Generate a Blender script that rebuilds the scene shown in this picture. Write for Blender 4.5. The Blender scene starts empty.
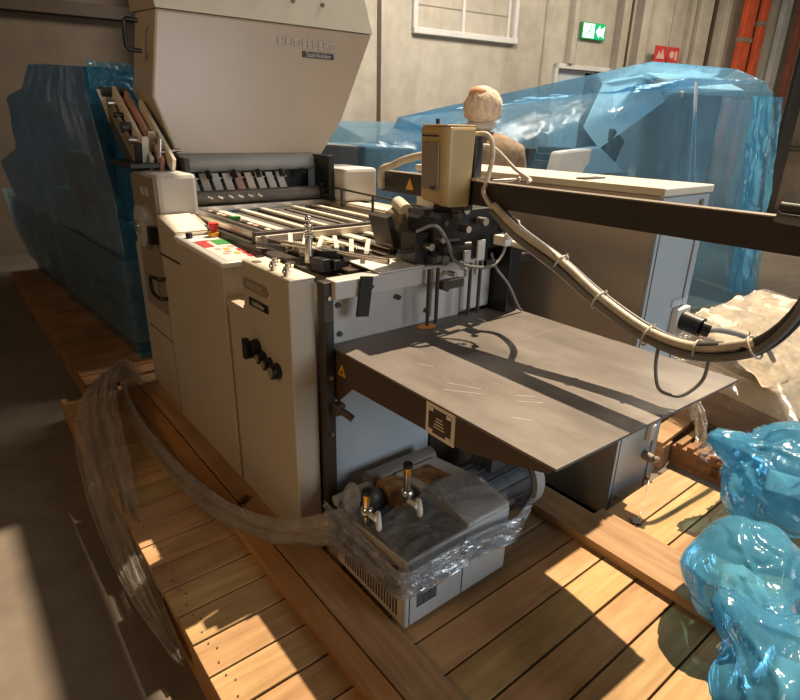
import bpy, bmesh, math, random
from mathutils import Vector, Matrix, noise
random.seed(7)
S = bpy.context.scene
COL = S.collection
R = math.radians

# ------------------------------------------------------------------ materials
def new_mat(name):
    m = bpy.data.materials.new(name); m.use_nodes = True
    nt = m.node_tree; nt.nodes.clear()
    out = nt.nodes.new('ShaderNodeOutputMaterial')
    return m, nt, out

def N(nt, t, **kw):
    n = nt.nodes.new(t)
    for k, v in kw.items():
        if k in n.inputs: n.inputs[k].default_value = v
        else: setattr(n, k, v)
    return n

def ramp(nt, stops):
    r = nt.nodes.new('ShaderNodeValToRGB')
    el = r.color_ramp.elements
    while len(el) < len(stops): el.new(0.5)
    for e, (p, c) in zip(el, stops):
        e.position = p; e.color = (*c, 1)
    return r

def paint(name, col, rough=.5, metal=0., var=.08, scale=6., bump=0., bscale=60., stretch=(1, 1, 1), spec=.5, col2=None):
    m, nt, out = new_mat(name)
    tc = N(nt, 'ShaderNodeTexCoord'); mp = N(nt, 'ShaderNodeMapping'); mp.inputs['Scale'].default_value = stretch
    nt.links.new(tc.outputs['Object'], mp.inputs[0])
    nz = N(nt, 'ShaderNodeTexNoise', Scale=scale, Detail=5., Roughness=.6)
    nt.links.new(mp.outputs[0], nz.inputs['Vector'])
    c2 = col2 if col2 else tuple(max(0, c * (1 - 2 * var)) for c in col)
    c1 = tuple(min(1, c * (1 + var)) for c in col)
    rp = ramp(nt, [(.35, c2), (.62, c1)])
    nt.links.new(nz.outputs[0], rp.inputs[0])
    b = N(nt, 'ShaderNodeBsdfPrincipled', Roughness=rough, Metallic=metal)
    b.inputs['Specular IOR Level'].default_value = spec
    nt.links.new(rp.outputs[0], b.inputs['Base Color'])
    if bump:
        n2 = N(nt, 'ShaderNodeTexNoise', Scale=bscale, Detail=4.)
        nt.links.new(mp.outputs[0], n2.inputs['Vector'])
        bp = N(nt, 'ShaderNodeBump', Strength=bump, Distance=.01)
        nt.links.new(n2.outputs[0], bp.inputs['Height']); nt.links.new(bp.outputs[0], b.inputs['Normal'])
    nt.links.new(b.outputs[0], out.inputs[0])
    return m

def wood(name, light, dark, axis='X', rough=.75):
    """sawn timber: every board its own tone, grain stretched along the board"""
    m, nt, out = new_mat(name)
    geo = N(nt, 'ShaderNodeNewGeometry'); tc = N(nt, 'ShaderNodeTexCoord')
    mp = N(nt, 'ShaderNodeMapping')
    mp.inputs['Scale'].default_value = {'X': (1.2, 16, 16), 'Y': (16, 1.2, 16), 'Z': (16, 16, 1.2)}[axis]
    nt.links.new(tc.outputs['Object'], mp.inputs[0])
    ad = N(nt, 'ShaderNodeVectorMath', operation='ADD')
    cmb = N(nt, 'ShaderNodeMath', operation='MULTIPLY'); cmb.inputs[1].default_value = 40
    nt.links.new(geo.outputs['Random Per Island'], cmb.inputs[0])
    nt.links.new(mp.outputs[0], ad.inputs[0]); nt.links.new(cmb.outputs[0], ad.inputs[1])
    nz = N(nt, 'ShaderNodeTexNoise', Scale=1.6, Detail=8., Roughness=.65, Distortion=.6)
    nt.links.new(ad.outputs[0], nz.inputs['Vector'])
    rp = ramp(nt, [(.3, dark), (.5, tuple((a + b) / 2 for a, b in zip(light, dark))), (.68, light)])
    nt.links.new(nz.outputs[0], rp.inputs[0])
    hs = N(nt, 'ShaderNodeHueSaturation')
    mr = N(nt, 'ShaderNodeMapRange'); mr.inputs['To Min'].default_value = .82; mr.inputs['To Max'].default_value = 1.12
    nt.links.new(geo.outputs['Random Per Island'], mr.inputs['Value']); nt.links.new(mr.outputs[0], hs.inputs['Value'])
    mh = N(nt, 'ShaderNodeMath', operation='MULTIPLY'); mh.inputs[1].default_value = 7.31
    mf = N(nt, 'ShaderNodeMath', operation='FRACT')
    mr2 = N(nt, 'ShaderNodeMapRange'); mr2.inputs['To Min'].default_value = .482; mr2.inputs['To Max'].default_value = .506
    nt.links.new(geo.outputs['Random Per Island'], mh.inputs[0]); nt.links.new(mh.outputs[0], mf.inputs[0])
    nt.links.new(mf.outputs[0], mr2.inputs['Value']); nt.links.new(mr2.outputs[0], hs.inputs['Hue'])
    nt.links.new(rp.outputs[0], hs.inputs['Color'])
    # grime blotches
    n3 = N(nt, 'ShaderNodeTexNoise', Scale=3.2, Detail=5.)
    nt.links.new(tc.outputs['Object'], n3.inputs['Vector'])
    r3 = ramp(nt, [(.36, (.55, .5, .45)), (.55, (1, 1, 1))])
    nt.links.new(n3.outputs[0], r3.inputs[0])
    mx = N(nt, 'ShaderNodeMix', data_type='RGBA', blend_type='MULTIPLY'); mx.inputs[0].default_value = .55
    nt.links.new(hs.outputs[0], mx.inputs[6]); nt.links.new(r3.outputs[0], mx.inputs[7])
    b = N(nt, 'ShaderNodeBsdfPrincipled', Roughness=rough)
    b.inputs['Specular IOR Level'].default_value = .25
    nt.links.new(mx.outputs[2], b.inputs['Base Color'])
    bp = N(nt, 'ShaderNodeBump', Strength=.35, Distance=.004)
    nt.links.new(nz.outputs[0], bp.inputs['Height']); nt.links.new(bp.outputs[0], b.inputs['Normal'])
    nt.links.new(b.outputs[0], out.inputs[0])
    return m

def film(name, tint, body, opacity, rough=.22, crinkle=.5, cscale=9., stretch=(1, 1, .35), gloss=1.):
    """thin plastic film: partly see-through, glossy, crinkled"""
    m, nt, out = new_mat(name)
    tc = N(nt, 'ShaderNodeTexCoord'); mp = N(nt, 'ShaderNodeMapping'); mp.inputs['Scale'].default_value = stretch
    nt.links.new(tc.outputs['Object'], mp.inputs[0])
    nz = N(nt, 'ShaderNodeTexNoise', Scale=cscale, Detail=6., Roughness=.6, Distortion=1.2)
    nt.links.new(mp.outputs[0], nz.inputs['Vector'])
    bp = N(nt, 'ShaderNodeBump', Strength=crinkle, Distance=.06)
    nt.links.new(nz.outputs[0], bp.inputs['Height'])
    tr = N(nt, 'ShaderNodeBsdfTransparent'); tr.inputs[0].default_value = (*tint, 1)
    df = N(nt, 'ShaderNodeBsdfDiffuse'); df.inputs[0].default_value = (*body, 1)
    tl = N(nt, 'ShaderNodeBsdfTranslucent'); tl.inputs[0].default_value = (*body, 1)
    gl = N(nt, 'ShaderNodeBsdfGlossy', Roughness=rough); gl.inputs[0].default_value = (.9, .95, 1, 1)
    for s in (df, tl, gl): nt.links.new(bp.outputs[0], s.inputs['Normal'])
    a = N(nt, 'ShaderNodeMixShader'); a.inputs[0].default_value = .4
    nt.links.new(df.outputs[0], a.inputs[1]); nt.links.new(tl.outputs[0], a.inputs[2])
    fr = N(nt, 'ShaderNodeFresnel', IOR=1.5); nt.links.new(bp.outputs[0], fr.inputs['Normal'])
    rr = N(nt, 'ShaderNodeMapRange'); rr.inputs['From Min'].default_value = .35; rr.inputs['From Max'].default_value = .7
    rr.inputs['To Min'].default_value = opacity * .7; rr.inputs['To Max'].default_value = min(1, opacity * 1.3)
    nt.links.new(nz.outputs[0], rr.inputs['Value'])
    c = N(nt, 'ShaderNodeMixShader')
    nt.links.new(rr.outputs[0], c.inputs[0]); nt.links.new(tr.outputs[0], c.inputs[1]); nt.links.new(a.outputs[0], c.inputs[2])
    d = N(nt, 'ShaderNodeMixShader')
    gm = N(nt, 'ShaderNodeMath', operation='MULTIPLY'); gm.inputs[1].default_value = gloss
    nt.links.new(fr.outputs[0], gm.inputs[0]); nt.links.new(gm.outputs[0], d.inputs[0]); nt.links.new(c.outputs[0], d.inputs[1]); nt.links.new(gl.outputs[0], d.inputs[2])
    nt.links.new(d.outputs[0], out.inputs[0])
    return m

def emis(name, col, st):
    m, nt, out = new_mat(name)
    e = N(nt, 'ShaderNodeEmission', Strength=st); e.inputs[0].default_value = (*col, 1)
    nt.links.new(e.outputs[0], out.inputs[0]); return m

M = dict(
    beige=paint('beige_enamel', (.50, .44, .35), .42, var=.03, scale=2.5),
    cream=paint('cream_enamel_lit_tops', (.82, .76, .62), .4, var=.03, scale=3),  # cream parts, and beige tops coloured lighter as if lit
    lightgrey=paint('light_grey_enamel', (.58, .57, .55), .42, var=.04, scale=3),
    hood=paint('hood_enamel', (.55, .45, .34), .3, var=.03, scale=1.5),
    bluegrey=paint('blue_grey_enamel_cool_cast', (.46, .53, .58), .45, var=.04, scale=3),  # blue cast puts cool daylight into the colour of front-facing panels
    cabinet=paint('grey_cabinet_enamel', (.52, .46, .39), .5, var=.04, scale=2),
    dark=paint('dark_enamel', (.045, .036, .03), .45, var=.1),
    brown=paint('dark_brown_enamel', (.075, .05, .033), .45, var=.06),
    black=paint('black_plastic', (.012, .012, .012), .4, var=.1),
    rubber=paint('black_rubber', (.02, .02, .02), .7, var=.1),
    steel=paint('brushed_steel', (.68, .64, .58), .34, 1., var=.1, scale=12, stretch=(1, 12, 1)),
    chrome=paint('bright_steel', (.75, .72, .67), .2, 1., var=.08, scale=20),
    ground=paint('greyish_slat', (.16, .15, .135), .5, .3, var=.12, scale=12),
    strip=paint('pale_slat', (.82, .76, .64), .4, var=.06, scale=10),
    table=paint('scuffed_sheet_steel', (.19, .168, .15), .45, .25, var=.16, scale=7, bump=.12, bscale=30, stretch=(1, .35, 1)),
    gold=paint('gold_enamel', (.56, .41, .19), .42, .05, var=.04),
    goldlit=paint('gold_enamel_lit', (.62, .46, .20), .42, .05, var=.04),  # lighter copy of the gold enamel for its lit top
    taupe=paint('taupe_plate', (.26, .22, .17), .5, var=.04),
    red=paint('red_plastic', (.65, .03, .02), .35, var=.05),
    yellow=paint('yellow_plastic', (.80, .42, .03), .45, var=.05),
    green=paint('green_plastic', (.05, .30, .07), .45, var=.05),
    orange=paint('orange_sticker', (.85, .33, .03), .5, var=.05),
    white=paint('white_plastic', (.78, .77, .74), .4, var=.03),
    pink=paint('pale_pink_print', (.62, .38, .32), .5, var=.05),
    redprint=paint('red_print', (.50, .04, .04), .5, var=.05),
    brass=paint('brass', (.80, .50, .13), .25, 1., var=.08),
    hosecream=paint('cream_hose', (.68, .62, .50), .5, var=.08, scale=30),
    hosedark=paint('dark_grey_hose', (.06, .06, .06), .45, var=.1),
    hosegrey=paint('grey_cable', (.20, .20, .19), .5, var=.1),
    comp=paint('compressor_enamel', (.52, .54, .55), .45, var=.04, scale=5),
    compbeige=paint('compressor_side', (.58, .50, .40), .5, var=.04, scale=5),
    compdark=paint('compressor_lid', (.17, .17, .17), .45, var=.08, scale=5),
    rust=paint('rusty_patch', (.30, .17, .06), .7, var=.3, scale=25),
    motor=paint('motor_casting', (.05, .06, .075), .5, .2, var=.2, scale=25, bump=.2, bscale=50),
    ring=paint('motor_ring', (.34, .38, .42), .45, var=.06),
    plank=wood('pallet_planks', (.58, .40, .19), (.37, .235, .10), 'X'),
    beam=wood('pallet_beam', (.55, .38, .19), (.34, .22, .10), 'Y'),
    edge=wood('orange_edge_board', (.60, .35, .12), (.36, .20, .065), 'Y'),
    oldplank=wood('old_pallet_boards', (.40, .24, .105), (.22, .12, .05), 'X'),
    skin=paint('skin', (.72, .36, .18), .5, var=.05),
    hair=paint('grey_blond_hair', (.74, .60, .45), .7, var=.12, scale=40, bump=.9, bscale=60, stretch=(1, 1, .3)),
    jacket=paint('brown_jacket', (.30, .21, .14), .85, var=.15, scale=12, bump=.4, bscale=25),
    collar=paint('pale_collar', (.62, .58, .50), .85, var=.1),
    trousers=paint('dark_trousers', (.05, .055, .07), .85, var=.1),
    pipe=paint('orange_rack_enamel', (.62, .10, .035), .45, var=.1, scale=4),
    rackred=paint('dull_red_enamel', (.26, .075, .05), .6, var=.15, scale=4),
    cardboard=paint('brown_cardboard', (.30, .19, .11), .8, var=.15, scale=5, bump=.2, bscale=20),
    paper=paint('crumpled_cream_paper', (.70, .58, .42), .6, var=.12, scale=5, bump=.7, bscale=12),
    machgrey=paint('machine_grey', (.42, .44, .44), .5, var=.08, scale=3),
    machdark=paint('machine_dark', (.05, .055, .06), .5, var=.1),
    palegrey=paint('pale_machine_cover', (.84, .88, .84), .45, var=.05),
    palefold=paint('pale_folded_film', (.70, .84, .95), .3, var=.04),
    signgreen=emis('lit_green', (.02, .55, .18), 1.1),
    signwhite=emis('lit_white', (.75, 1., .85), 2.2),
    cell=paint('door_recess_shade', (.006, .006, .006), .8, var=.1),
)
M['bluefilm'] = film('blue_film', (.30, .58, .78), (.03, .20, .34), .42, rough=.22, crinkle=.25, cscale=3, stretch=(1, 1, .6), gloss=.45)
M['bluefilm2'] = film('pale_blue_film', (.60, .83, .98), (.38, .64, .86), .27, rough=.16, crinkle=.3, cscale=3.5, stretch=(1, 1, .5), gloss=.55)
M['bluebag'] = film('bright_blue_bag_film', (.45, .80, .98), (.16, .56, .86), .46, rough=.10, crinkle=.22, cscale=2.2, stretch=(1, 1, .8), gloss=.8)
M['clear'] = film('clear_stretch_film', (.98, .97, .95), (.94, .88, .80), .22, rough=.2, crinkle=.5, cscale=14, stretch=(1, 1, 1), gloss=.6)
M['clearthin'] = film('thin_clear_film', (.98, .98, .98), (.85, .84, .80), .20, rough=.14, crinkle=.9, cscale=12, stretch=(1, 1, 2.5), gloss=.8)
M['greyfilm'] = film('greyish_stretch_film', (.72, .84, .9), (.16, .26, .30), .55, rough=.35, crinkle=.3, cscale=4, stretch=(1, .3, 2.5), gloss=.5)

def concrete(name, c1, c2, scale, streak=(1, 1, 1), rough=.8, bump=.25):
    m, nt, out = new_mat(name)
    tc = N(nt, 'ShaderNodeTexCoord'); mp = N(nt, 'ShaderNodeMapping'); mp.inputs['Scale'].default_value = streak
    nt.links.new(tc.outputs['Object'], mp.inputs[0])
    a = N(nt, 'ShaderNodeTexNoise', Scale=scale, Detail=9., Roughness=.68, Distortion=.4)
    nt.links.new(mp.outputs[0], a.inputs['Vector'])
    rp = ramp(nt, [(.3, c2), (.66, c1)]); nt.links.new(a.outputs[0], rp.inputs[0])
    b2 = N(nt, 'ShaderNodeTexNoise', Scale=scale * 7, Detail=4.)
    nt.links.new(tc.outputs['Object'], b2.inputs['Vector'])
    r2 = ramp(nt, [(.3, (.8, .8, .8)), (.7, (1.05, 1.05, 1.05))]); nt.links.new(b2.outputs[0], r2.inputs[0])
    mx = N(nt, 'ShaderNodeMix', data_type='RGBA', blend_type='MULTIPLY'); mx.inputs[0].default_value = .8
    nt.links.new(rp.outputs[0], mx.inputs[6]); nt.links.new(r2.outputs[0], mx.inputs[7])
    b = N(nt, 'ShaderNodeBsdfPrincipled', Roughness=rough); b.inputs['Specular IOR Level'].default_value = .3
    nt.links.new(mx.outputs[2], b.inputs['Base Color'])
    bp = N(nt, 'ShaderNodeBump', Strength=bump, Distance=.01)
    nt.links.new(a.outputs[0], bp.inputs['Height']); nt.links.new(bp.outputs[0], b.inputs['Normal'])
    nt.links.new(b.outputs[0], out.inputs[0]); return m
M['floor'] = concrete('concrete_floor', (.21, .175, .135), (.13, .105, .085), 1.1)
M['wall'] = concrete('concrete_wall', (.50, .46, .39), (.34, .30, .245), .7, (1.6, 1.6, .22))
M['walldark'] = concrete('dark_wall', (.20, .155, .115), (.14, .11, .08), .5, (1, 1, .5))  # darker tone than the back wall
M['ceil'] = concrete('ceiling_panels', (.25, .24, .22), (.2, .19, .18), .6)

# ------------------------------------------------------------------ mesh helpers
class MB:
    def __init__(s): s.v = []; s.f = []; s.sm = []
    def add(s, vs, fs, smooth=False):
        o = len(s.v); s.v += [Vector(p) for p in vs]
        for f in fs: s.f.append([i + o for i in f]); s.sm.append(smooth)
        return s
    def box(s, x0, x1, y0, y1, z0, z1, rot=None):
        p = [(x, y, z) for z in (z0, z1) for y in (y0, y1) for x in (x0, x1)]
        if rot:
            c = Vector(((x0 + x1) / 2, (y0 + y1) / 2, (z0 + z1) / 2)); m = rot
            p = [c + m @ (Vector(q) - c) for q in p]
        return s.add(p, [(0, 2, 3, 1), (4, 5, 7, 6), (0, 1, 5, 4), (2, 6, 7, 3), (0, 4, 6, 2), (1, 3, 7, 5)])
    def prism(s, poly, axis, a, b):
        """extrude a polygon given in the other two axes"""
        n = len(poly)
        def mk(p, t):
            return {'X': (t, p[0], p[1]), 'Y': (p[0], t, p[1]), 'Z': (p[0], p[1], t)}[axis]
        vs = [mk(p, a) for p in poly] + [mk(p, b) for p in poly]
        fs = [list(range(n))[::-1], list(range(n, 2 * n))] + [[i, (i + 1) % n, n + (i + 1) % n, n + i] for i in range(n)]
        return s.add(vs, fs)
    def hull(s, bottom, top):
        n = len(bottom)
        fs = [list(range(n))[::-1], list(range(n, 2 * n))] + [[i, (i + 1) % n, n + (i + 1) % n, n + i] for i in range(n)]
        return s.add(list(bottom) + list(top), fs)
    def cyl(s, p0, p1, r0, r1=None, n=20, cap=True):
        p0, p1 = Vector(p0), Vector(p1); r1 = r0 if r1 is None else r1
        d = (p1 - p0).normalized(); u = d.orthogonal().normalized(); w = d.cross(u)
        ring = lambda c, r: [c + (u * math.cos(2 * math.pi * i / n) + w * math.sin(2 * math.pi * i / n)) * r for i in range(n)]
        s.add(ring(p0, r0) + ring(p1, r1), [(i, (i + 1) % n, n + (i + 1) % n, n + i) for i in range(n)], True)
        if cap:
            s.add(ring(p0, r0), [list(range(n))[::-1]]); s.add(ring(p1, r1), [list(range(n))])
        return s
    def tube(s, pts, r, n=10, rr=None, closed=False):
        pts = [Vector(p) for p in pts]; L = len(pts); u = None; vs = []
        for i, p in enumerate(pts):
            if closed: d = (pts[(i + 1) % L] - pts[i - 1]).normalized()
            else: d = (pts[min(i + 1, L - 1)] - pts[max(i - 1, 0)]).normalized()
            u = (d.orthogonal() if u is None else u - d * u.dot(d)).normalized(); w = d.cross(u)
            q = r if rr is None else rr(i / (L - 1))
            vs += [p + (u * math.cos(2 * math.pi * k / n) + w * math.sin(2 * math.pi * k / n)) * q for k in range(n)]
        T = L if closed else L - 1
        fs = [(i * n + k, i * n + (k + 1) % n, ((i + 1) % L) * n + (k + 1) % n, ((i + 1) % L) * n + k) for i in range(T) for k in range(n)]
        s.add(vs, fs, True)
        if not closed: s.add(vs[:n], [list(range(n))[::-1]]); s.add(vs[-n:], [list(range(n))])
        return s
    def ball(s, c, rx, ry=None, rz=None, nu=20, nv=12, fn=None):
        c = Vector(c); ry = ry or rx; rz = rz or rx; vs = []
        for j in range(nv + 1):
            t = math.pi * j / nv
            for i in range(nu):
                a = 2 * math.pi * i / nu
                d = Vector((math.sin(t) * math.cos(a), math.sin(t) * math.sin(a), math.cos(t)))
                k = fn(d) if fn else 1
                vs.append(c + Vector((d.x * rx, d.y * ry, d.z * rz)) * k)
        fs = [(j * nu + i, (j + 1) * nu + i, (j + 1) * nu + (i + 1) % nu, j * nu + (i + 1) % nu) for j in range(nv) for i in range(nu)]
        return s.add(vs, fs, True)
    def grid(s, fn, nu, nv, closed=False):
        vs = [fn(i / nu, j / nv) for j in range(nv + 1) for i in range(nu + (0 if closed else 1))]
        w = nu if closed else nu + 1
        fs = [(j * w + i, j * w + (i + 1) % w, (j + 1) * w + (i + 1) % w, (j + 1) * w + i) for j in range(nv) for i in range(nu)]
        return s.add(vs, fs, True)
    def xf(s, mat):
        s.v = [mat @ p for p in s.v]; return s
    def build(s, name, mat, parent=None, bevel=0., merge=False):
        org = Vector((0, 0, 0)); p = parent
        while p is not None: org += Vector(p.location); p = p.parent
        me = bpy.data.meshes.new(name)
        me.from_pydata([tuple(v - org) for v in s.v], [], s.f)
        me.polygons.foreach_set('use_smooth', s.sm)
        if merge or True:
            bm = bmesh.new(); bm.from_mesh(me)
            if merge: bmesh.ops.remove_doubles(bm, verts=bm.verts, dist=1e-5)
            bmesh.ops.recalc_face_normals(bm, faces=bm.faces) if not merge == 'keep' else None
            bm.to_mesh(me); bm.free()
        me.materials.append(M[mat] if isinstance(mat, str) else mat)
        o = bpy.data.objects.new(name, me); COL.objects.link(o)
        if parent: o.parent = parent
        if bevel:
            b = o.modifiers.new('bevel', 'BEVEL'); b.width = bevel; b.segments = 2; b.limit_method = 'ANGLE'
        return o

def parts(name, mat, parent, items, bevel=0.):
    return [m.build(name, mat, parent, bevel) for m in items]

def tag(o, label=None, cat=None, group=None, kind=None):
    if label: o['label'] = label
    if cat: o['category'] = cat
    if group: o['group'] = group
    if kind: o['kind'] = kind
    return o

def thing(name, loc, label, cat, group=None):
    o = bpy.data.objects.new(name, None); COL.objects.link(o); o.location = loc; o.empty_display_size = .1
    return tag(o, label, cat, group)

def recentre(o):
    """put a single-mesh thing's origin at its base"""
    me = o.data; xs = [v.co.x for v in me.vertices]; ys = [v.co.y for v in me.vertices]; z = min(v.co.z for v in me.vertices)
    c = Vector(((min(xs) + max(xs)) / 2, (min(ys) + max(ys)) / 2, z))
    me.transform(Matrix.Translation(-c)); o.location = c
    return o

def copy_tree(o, parent=None):
    c = o.copy(); COL.objects.link(c); c.parent = parent
    for ch in list(o.children): copy_tree(ch, c)
    return c

def spline(pts, n=12):
    pts = [Vector(p) for p in pts]; P = [2 * pts[0] - pts[1]] + pts + [2 * pts[-1] - pts[-2]]; out = []
    for i in range(1, len(P) - 2):
        for k in range(n):
            t = k / n; a, b, c, d = P[i - 1], P[i], P[i + 1], P[i + 2]
            out.append(.5 * ((2 * b) + (c - a) * t + (2 * a - 5 * b + 4 * c - d) * t * t + (3 * b - a - 3 * c + d) * t ** 3))
    out.append(pts[-1]); return out

def text(body, size, mat, loc, rx, parent, name='lettering', ext=.0008, rz=0, xs=1.):
    cu = bpy.data.curves.new(name, 'FONT'); cu.body = body; cu.size = size; cu.extrude = ext
    cu.align_x = 'CENTER'; cu.align_y = 'CENTER'
    t = bpy.data.objects.new(name, cu); COL.objects.link(t)
    bpy.context.view_layer.update()
    dg = bpy.context.evaluated_depsgraph_get()
    me = bpy.data.meshes.new_from_object(t.evaluated_get(dg))
    bpy.data.objects.remove(t)
    org = Vector((0, 0, 0)); p = parent
    while p is not None: org += Vector(p.location); p = p.parent
    me.transform(Matrix.Translation(Vector(loc) - org) @ Matrix.Rotation(rz, 4, 'Z') @ Matrix.Rotation(rx, 4, 'X') @ Matrix.Diagonal((xs, 1, 1, 1)))
    me.materials.clear(); me.materials.append(M[mat])
    o = bpy.data.objects.new(name, me); COL.objects.link(o); o.parent = parent
    return o

def fbm(x, y, z=0, o=4):
    return noise.fractal(Vector((x, y, z)), .6, 2.1, o)

def resample(poly, n):
    P = [Vector(p) for p in poly]; L = len(P); seg = [(P[(i + 1) % L] - P[i]).length for i in range(L)]; T = sum(seg); out = []
    for k in range(n):
        t = T * k / n; i = 0
        while t > seg[i] and i < L - 1: t -= seg[i]; i += 1
        out.append(P[i].lerp(P[(i + 1) % L], t / max(seg[i], 1e-6)))
    return out

def drape(rings, n=160, sub=14, amp=.03, seed=0., folds=5., cap=True):
    """film hanging over something: rings from top to bottom, wrinkles grow downwards"""
    RR = [resample(r, n) for r in rings]; rows = []
    for a in range(len(RR) - 1):
        for k in range(sub):
            t = k / sub; rows.append([p.lerp(q, t) for p, q in zip(RR[a], RR[a + 1])])
    rows.append(RR[-1]); H = len(rows); mb = MB(); vs = []
    for j, row in enumerate(rows):
        c = sum(row, Vector()) / n; g = .10 + .90 * min(1, 1.6 * j / (H - 1))
        for i, p in enumerate(row):
            a = 2 * math.pi * i / n; d = (p - c); d.z = 0
            if d.length > 1e-6: d.normalize()
            f = fbm(math.cos(a) * folds + seed, math.sin(a) * folds, p.z * .9 + seed) + .6 * fbm(p.x * 2.3 + seed, p.y * 2.3, p.z * 4)
            q = p + d * amp * g * f; q.z += amp * .25 * fbm(p.x * 5, p.y * 5, seed) * (1 if 0 < j < H - 1 else .3)
            vs.append(q)
    fs = [(j * n + i, j * n + (i + 1) % n, (j + 1) * n + (i + 1) % n, (j + 1) * n + i) for j in range(H - 1) for i in range(n)]
    mb.add(vs, fs, True)
    if cap:
        row = rows[0]; c = sum(row, Vector()) / n; K = 8; vs = []
        for k in range(K):
            for i in range(n):
                q = vs0 = Vector(mb.v[i]).lerp(c, k / K); q.z += (amp * .5 * fbm(q.x * 4, q.y * 4, seed) if k else 0)
                vs.append(q)
        vs.append(c)
        fs = [(k * n + i, k * n + (i + 1) % n, (k + 1) * n + (i + 1) % n, (k + 1) * n + i) for k in range(K - 1) for i in range(n)]
        fs += [((K - 1) * n + i, (K - 1) * n + (i + 1) % n, K * n) for i in range(n)]
        mb.add(vs, fs, True)
    return mb

# ------------------------------------------------------------------ the setting
def struct(o): o['kind'] = 'structure'; return o
def floor_fn():
    m = MB(); m.box(-10, 22, -8, 12, -.12, 0); return m
struct(floor_fn().build('floor', 'floor'))

WD = Vector((.9863, -.1649, 0)); WN = Vector((-.1649, -.9863, 0)); W0 = Vector((4, 7.106, 0))
WM = Matrix.Translation(W0) @ Matrix.Rotation(math.atan2(WD.y, WD.x), 4, 'Z')     # local x along the wall, -y into the hall
def wbox(m, s0, s1, d0, d1, z0, z1):
    """box on the back wall: s along it, d = how far it stands out into the hall"""
    m.box(s0, s1, -d1, -d0, z0, z1); return m
m = MB()
for a in ((-1.5, 4.31, 0, 5.4), (5.5, 14, 0, 5.4), (4.31, 5.5, 2.56, 5.4)):
    wbox(m, a[0], a[1], -.3, 0, a[2], a[3])
wbox(m, 4.31, 5.5, -1.2, -1.1, 0, 2.6)
wbox(m, 9.3, 14, 0, .06, 0, 1.28)
struct(m.xf(WM).build('wall_back', 'wall'))
m = MB()
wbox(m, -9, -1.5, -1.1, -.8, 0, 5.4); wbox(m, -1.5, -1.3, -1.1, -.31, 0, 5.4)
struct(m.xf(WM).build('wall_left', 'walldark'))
m = MB(); wbox(m, -9, -1.52, -.8, -.65, 2.70, 2.84)
struct(m.xf(WM).build('trim_1', 'brown', bevel=.005))
# pilasters and seams of the concrete wall
m = MB()
for s, w, d in ((4.55, .10, .10), (5.60, .16, .14), (6.05, .18, .16), (7.30, .10, .10), (7.62, .34, .12), (8.12, .14, .2), (9.45, .3, .25), (9.95, .12, .15)):
    wbox(m, s - w / 2, s + w / 2, 0, d, 2.6 if s < 5.0 else 0, 5.3)
for s, w in ((1.16, .03), (4.0, .02), (6.9, .03)): wbox(m, s - w / 2, s + w / 2, 0, .035, 0, 5.3)
struct(m.xf(WM).build('trim_2', 'wall', bevel=.02))
m = MB(); wbox(m, 5.78, 5.86, 0, .03, 0, 5.3); wbox(m, 7.92, 8.0, 0, .05, 0, 5.3); wbox(m, 1.10, 1.14, 0, .02, 0, 5.3)
struct(m.xf(WM).build('trim_3', 'brown'))
# blocked-up window with a pale frame
wf = MB(); x0, x1, z0, z1 = 1.62, 3.42, 2.82, 4.2
wbox(wf, x0, x0 + .07, 0, .07, z0, z1); wbox(wf, x1 - .07, x1, 0, .07, z0, z1); wbox(wf, x0, x1, 0, .09, z0 - .03, z0 + .05)
wbox(wf, x0, x1, 0, .07, z1 - .07, z1); wbox(wf, 2.42, 2.47, 0, .06, z0, z1); wbox(wf, 3.24, 3.28, 0, .05, z0, z1)
wo = struct(wf.xf(WM).build('window_1', 'lightgrey', bevel=.012))
pn = MB(); wbox(pn, x0 + .05, x1 - .05, 0, .02, z0, z1); pn.xf(WM).build('window_panel', 'wall', wo)
pn = MB(); wbox(pn, x0 + .05, 3.24, .02, .028, 3.14, 3.155); pn.xf(WM).build('panel_seam', 'taupe', wo)
# door opening: pale jamb, black sheet standing in for the dark inside
df_ = MB(); wbox(df_, 4.27, 4.33, 0, .05, 0, 2.6); wbox(df_, 5.47, 5.53, 0, .05, 0, 2.6); wbox(df_, 4.27, 5.53, 0, .05, 2.53, 2.6)
do = struct(df_.xf(WM).build('door_1', 'lightgrey', bevel=.006))
q = MB(); wbox(q, 4.34, 5.02, -.10, -.05, 0, 2.53); q.xf(WM).build('door_leaf', 'bluegrey', do, bevel=.004)
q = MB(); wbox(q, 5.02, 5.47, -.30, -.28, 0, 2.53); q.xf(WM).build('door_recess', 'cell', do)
# unseen ceiling, added with an opening shaped to crop the sun patch
HX0, HX1, HY0, HY1, CZ = 1.95, 8.8, .62, 3.35, 5.2
m = MB()
m.box(-9, HX0, -5, 10, CZ, CZ + .15); m.box(HX1, 15, -5, 10, CZ, CZ + .15)
m.box(HX0, HX1, -5, HY0, CZ, CZ + .15); m.box(HX0, HX1, HY1, 10, CZ, CZ + .15)
m.box(HX0, 2.70, 3.05, HY1, CZ, CZ + .15); m.box(2.69, 2.86, HY0, HY1, CZ, CZ + .14)      # unseen blockers added to shade the floor left of the machine
struct(m.build('ceiling', 'ceil'))

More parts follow.
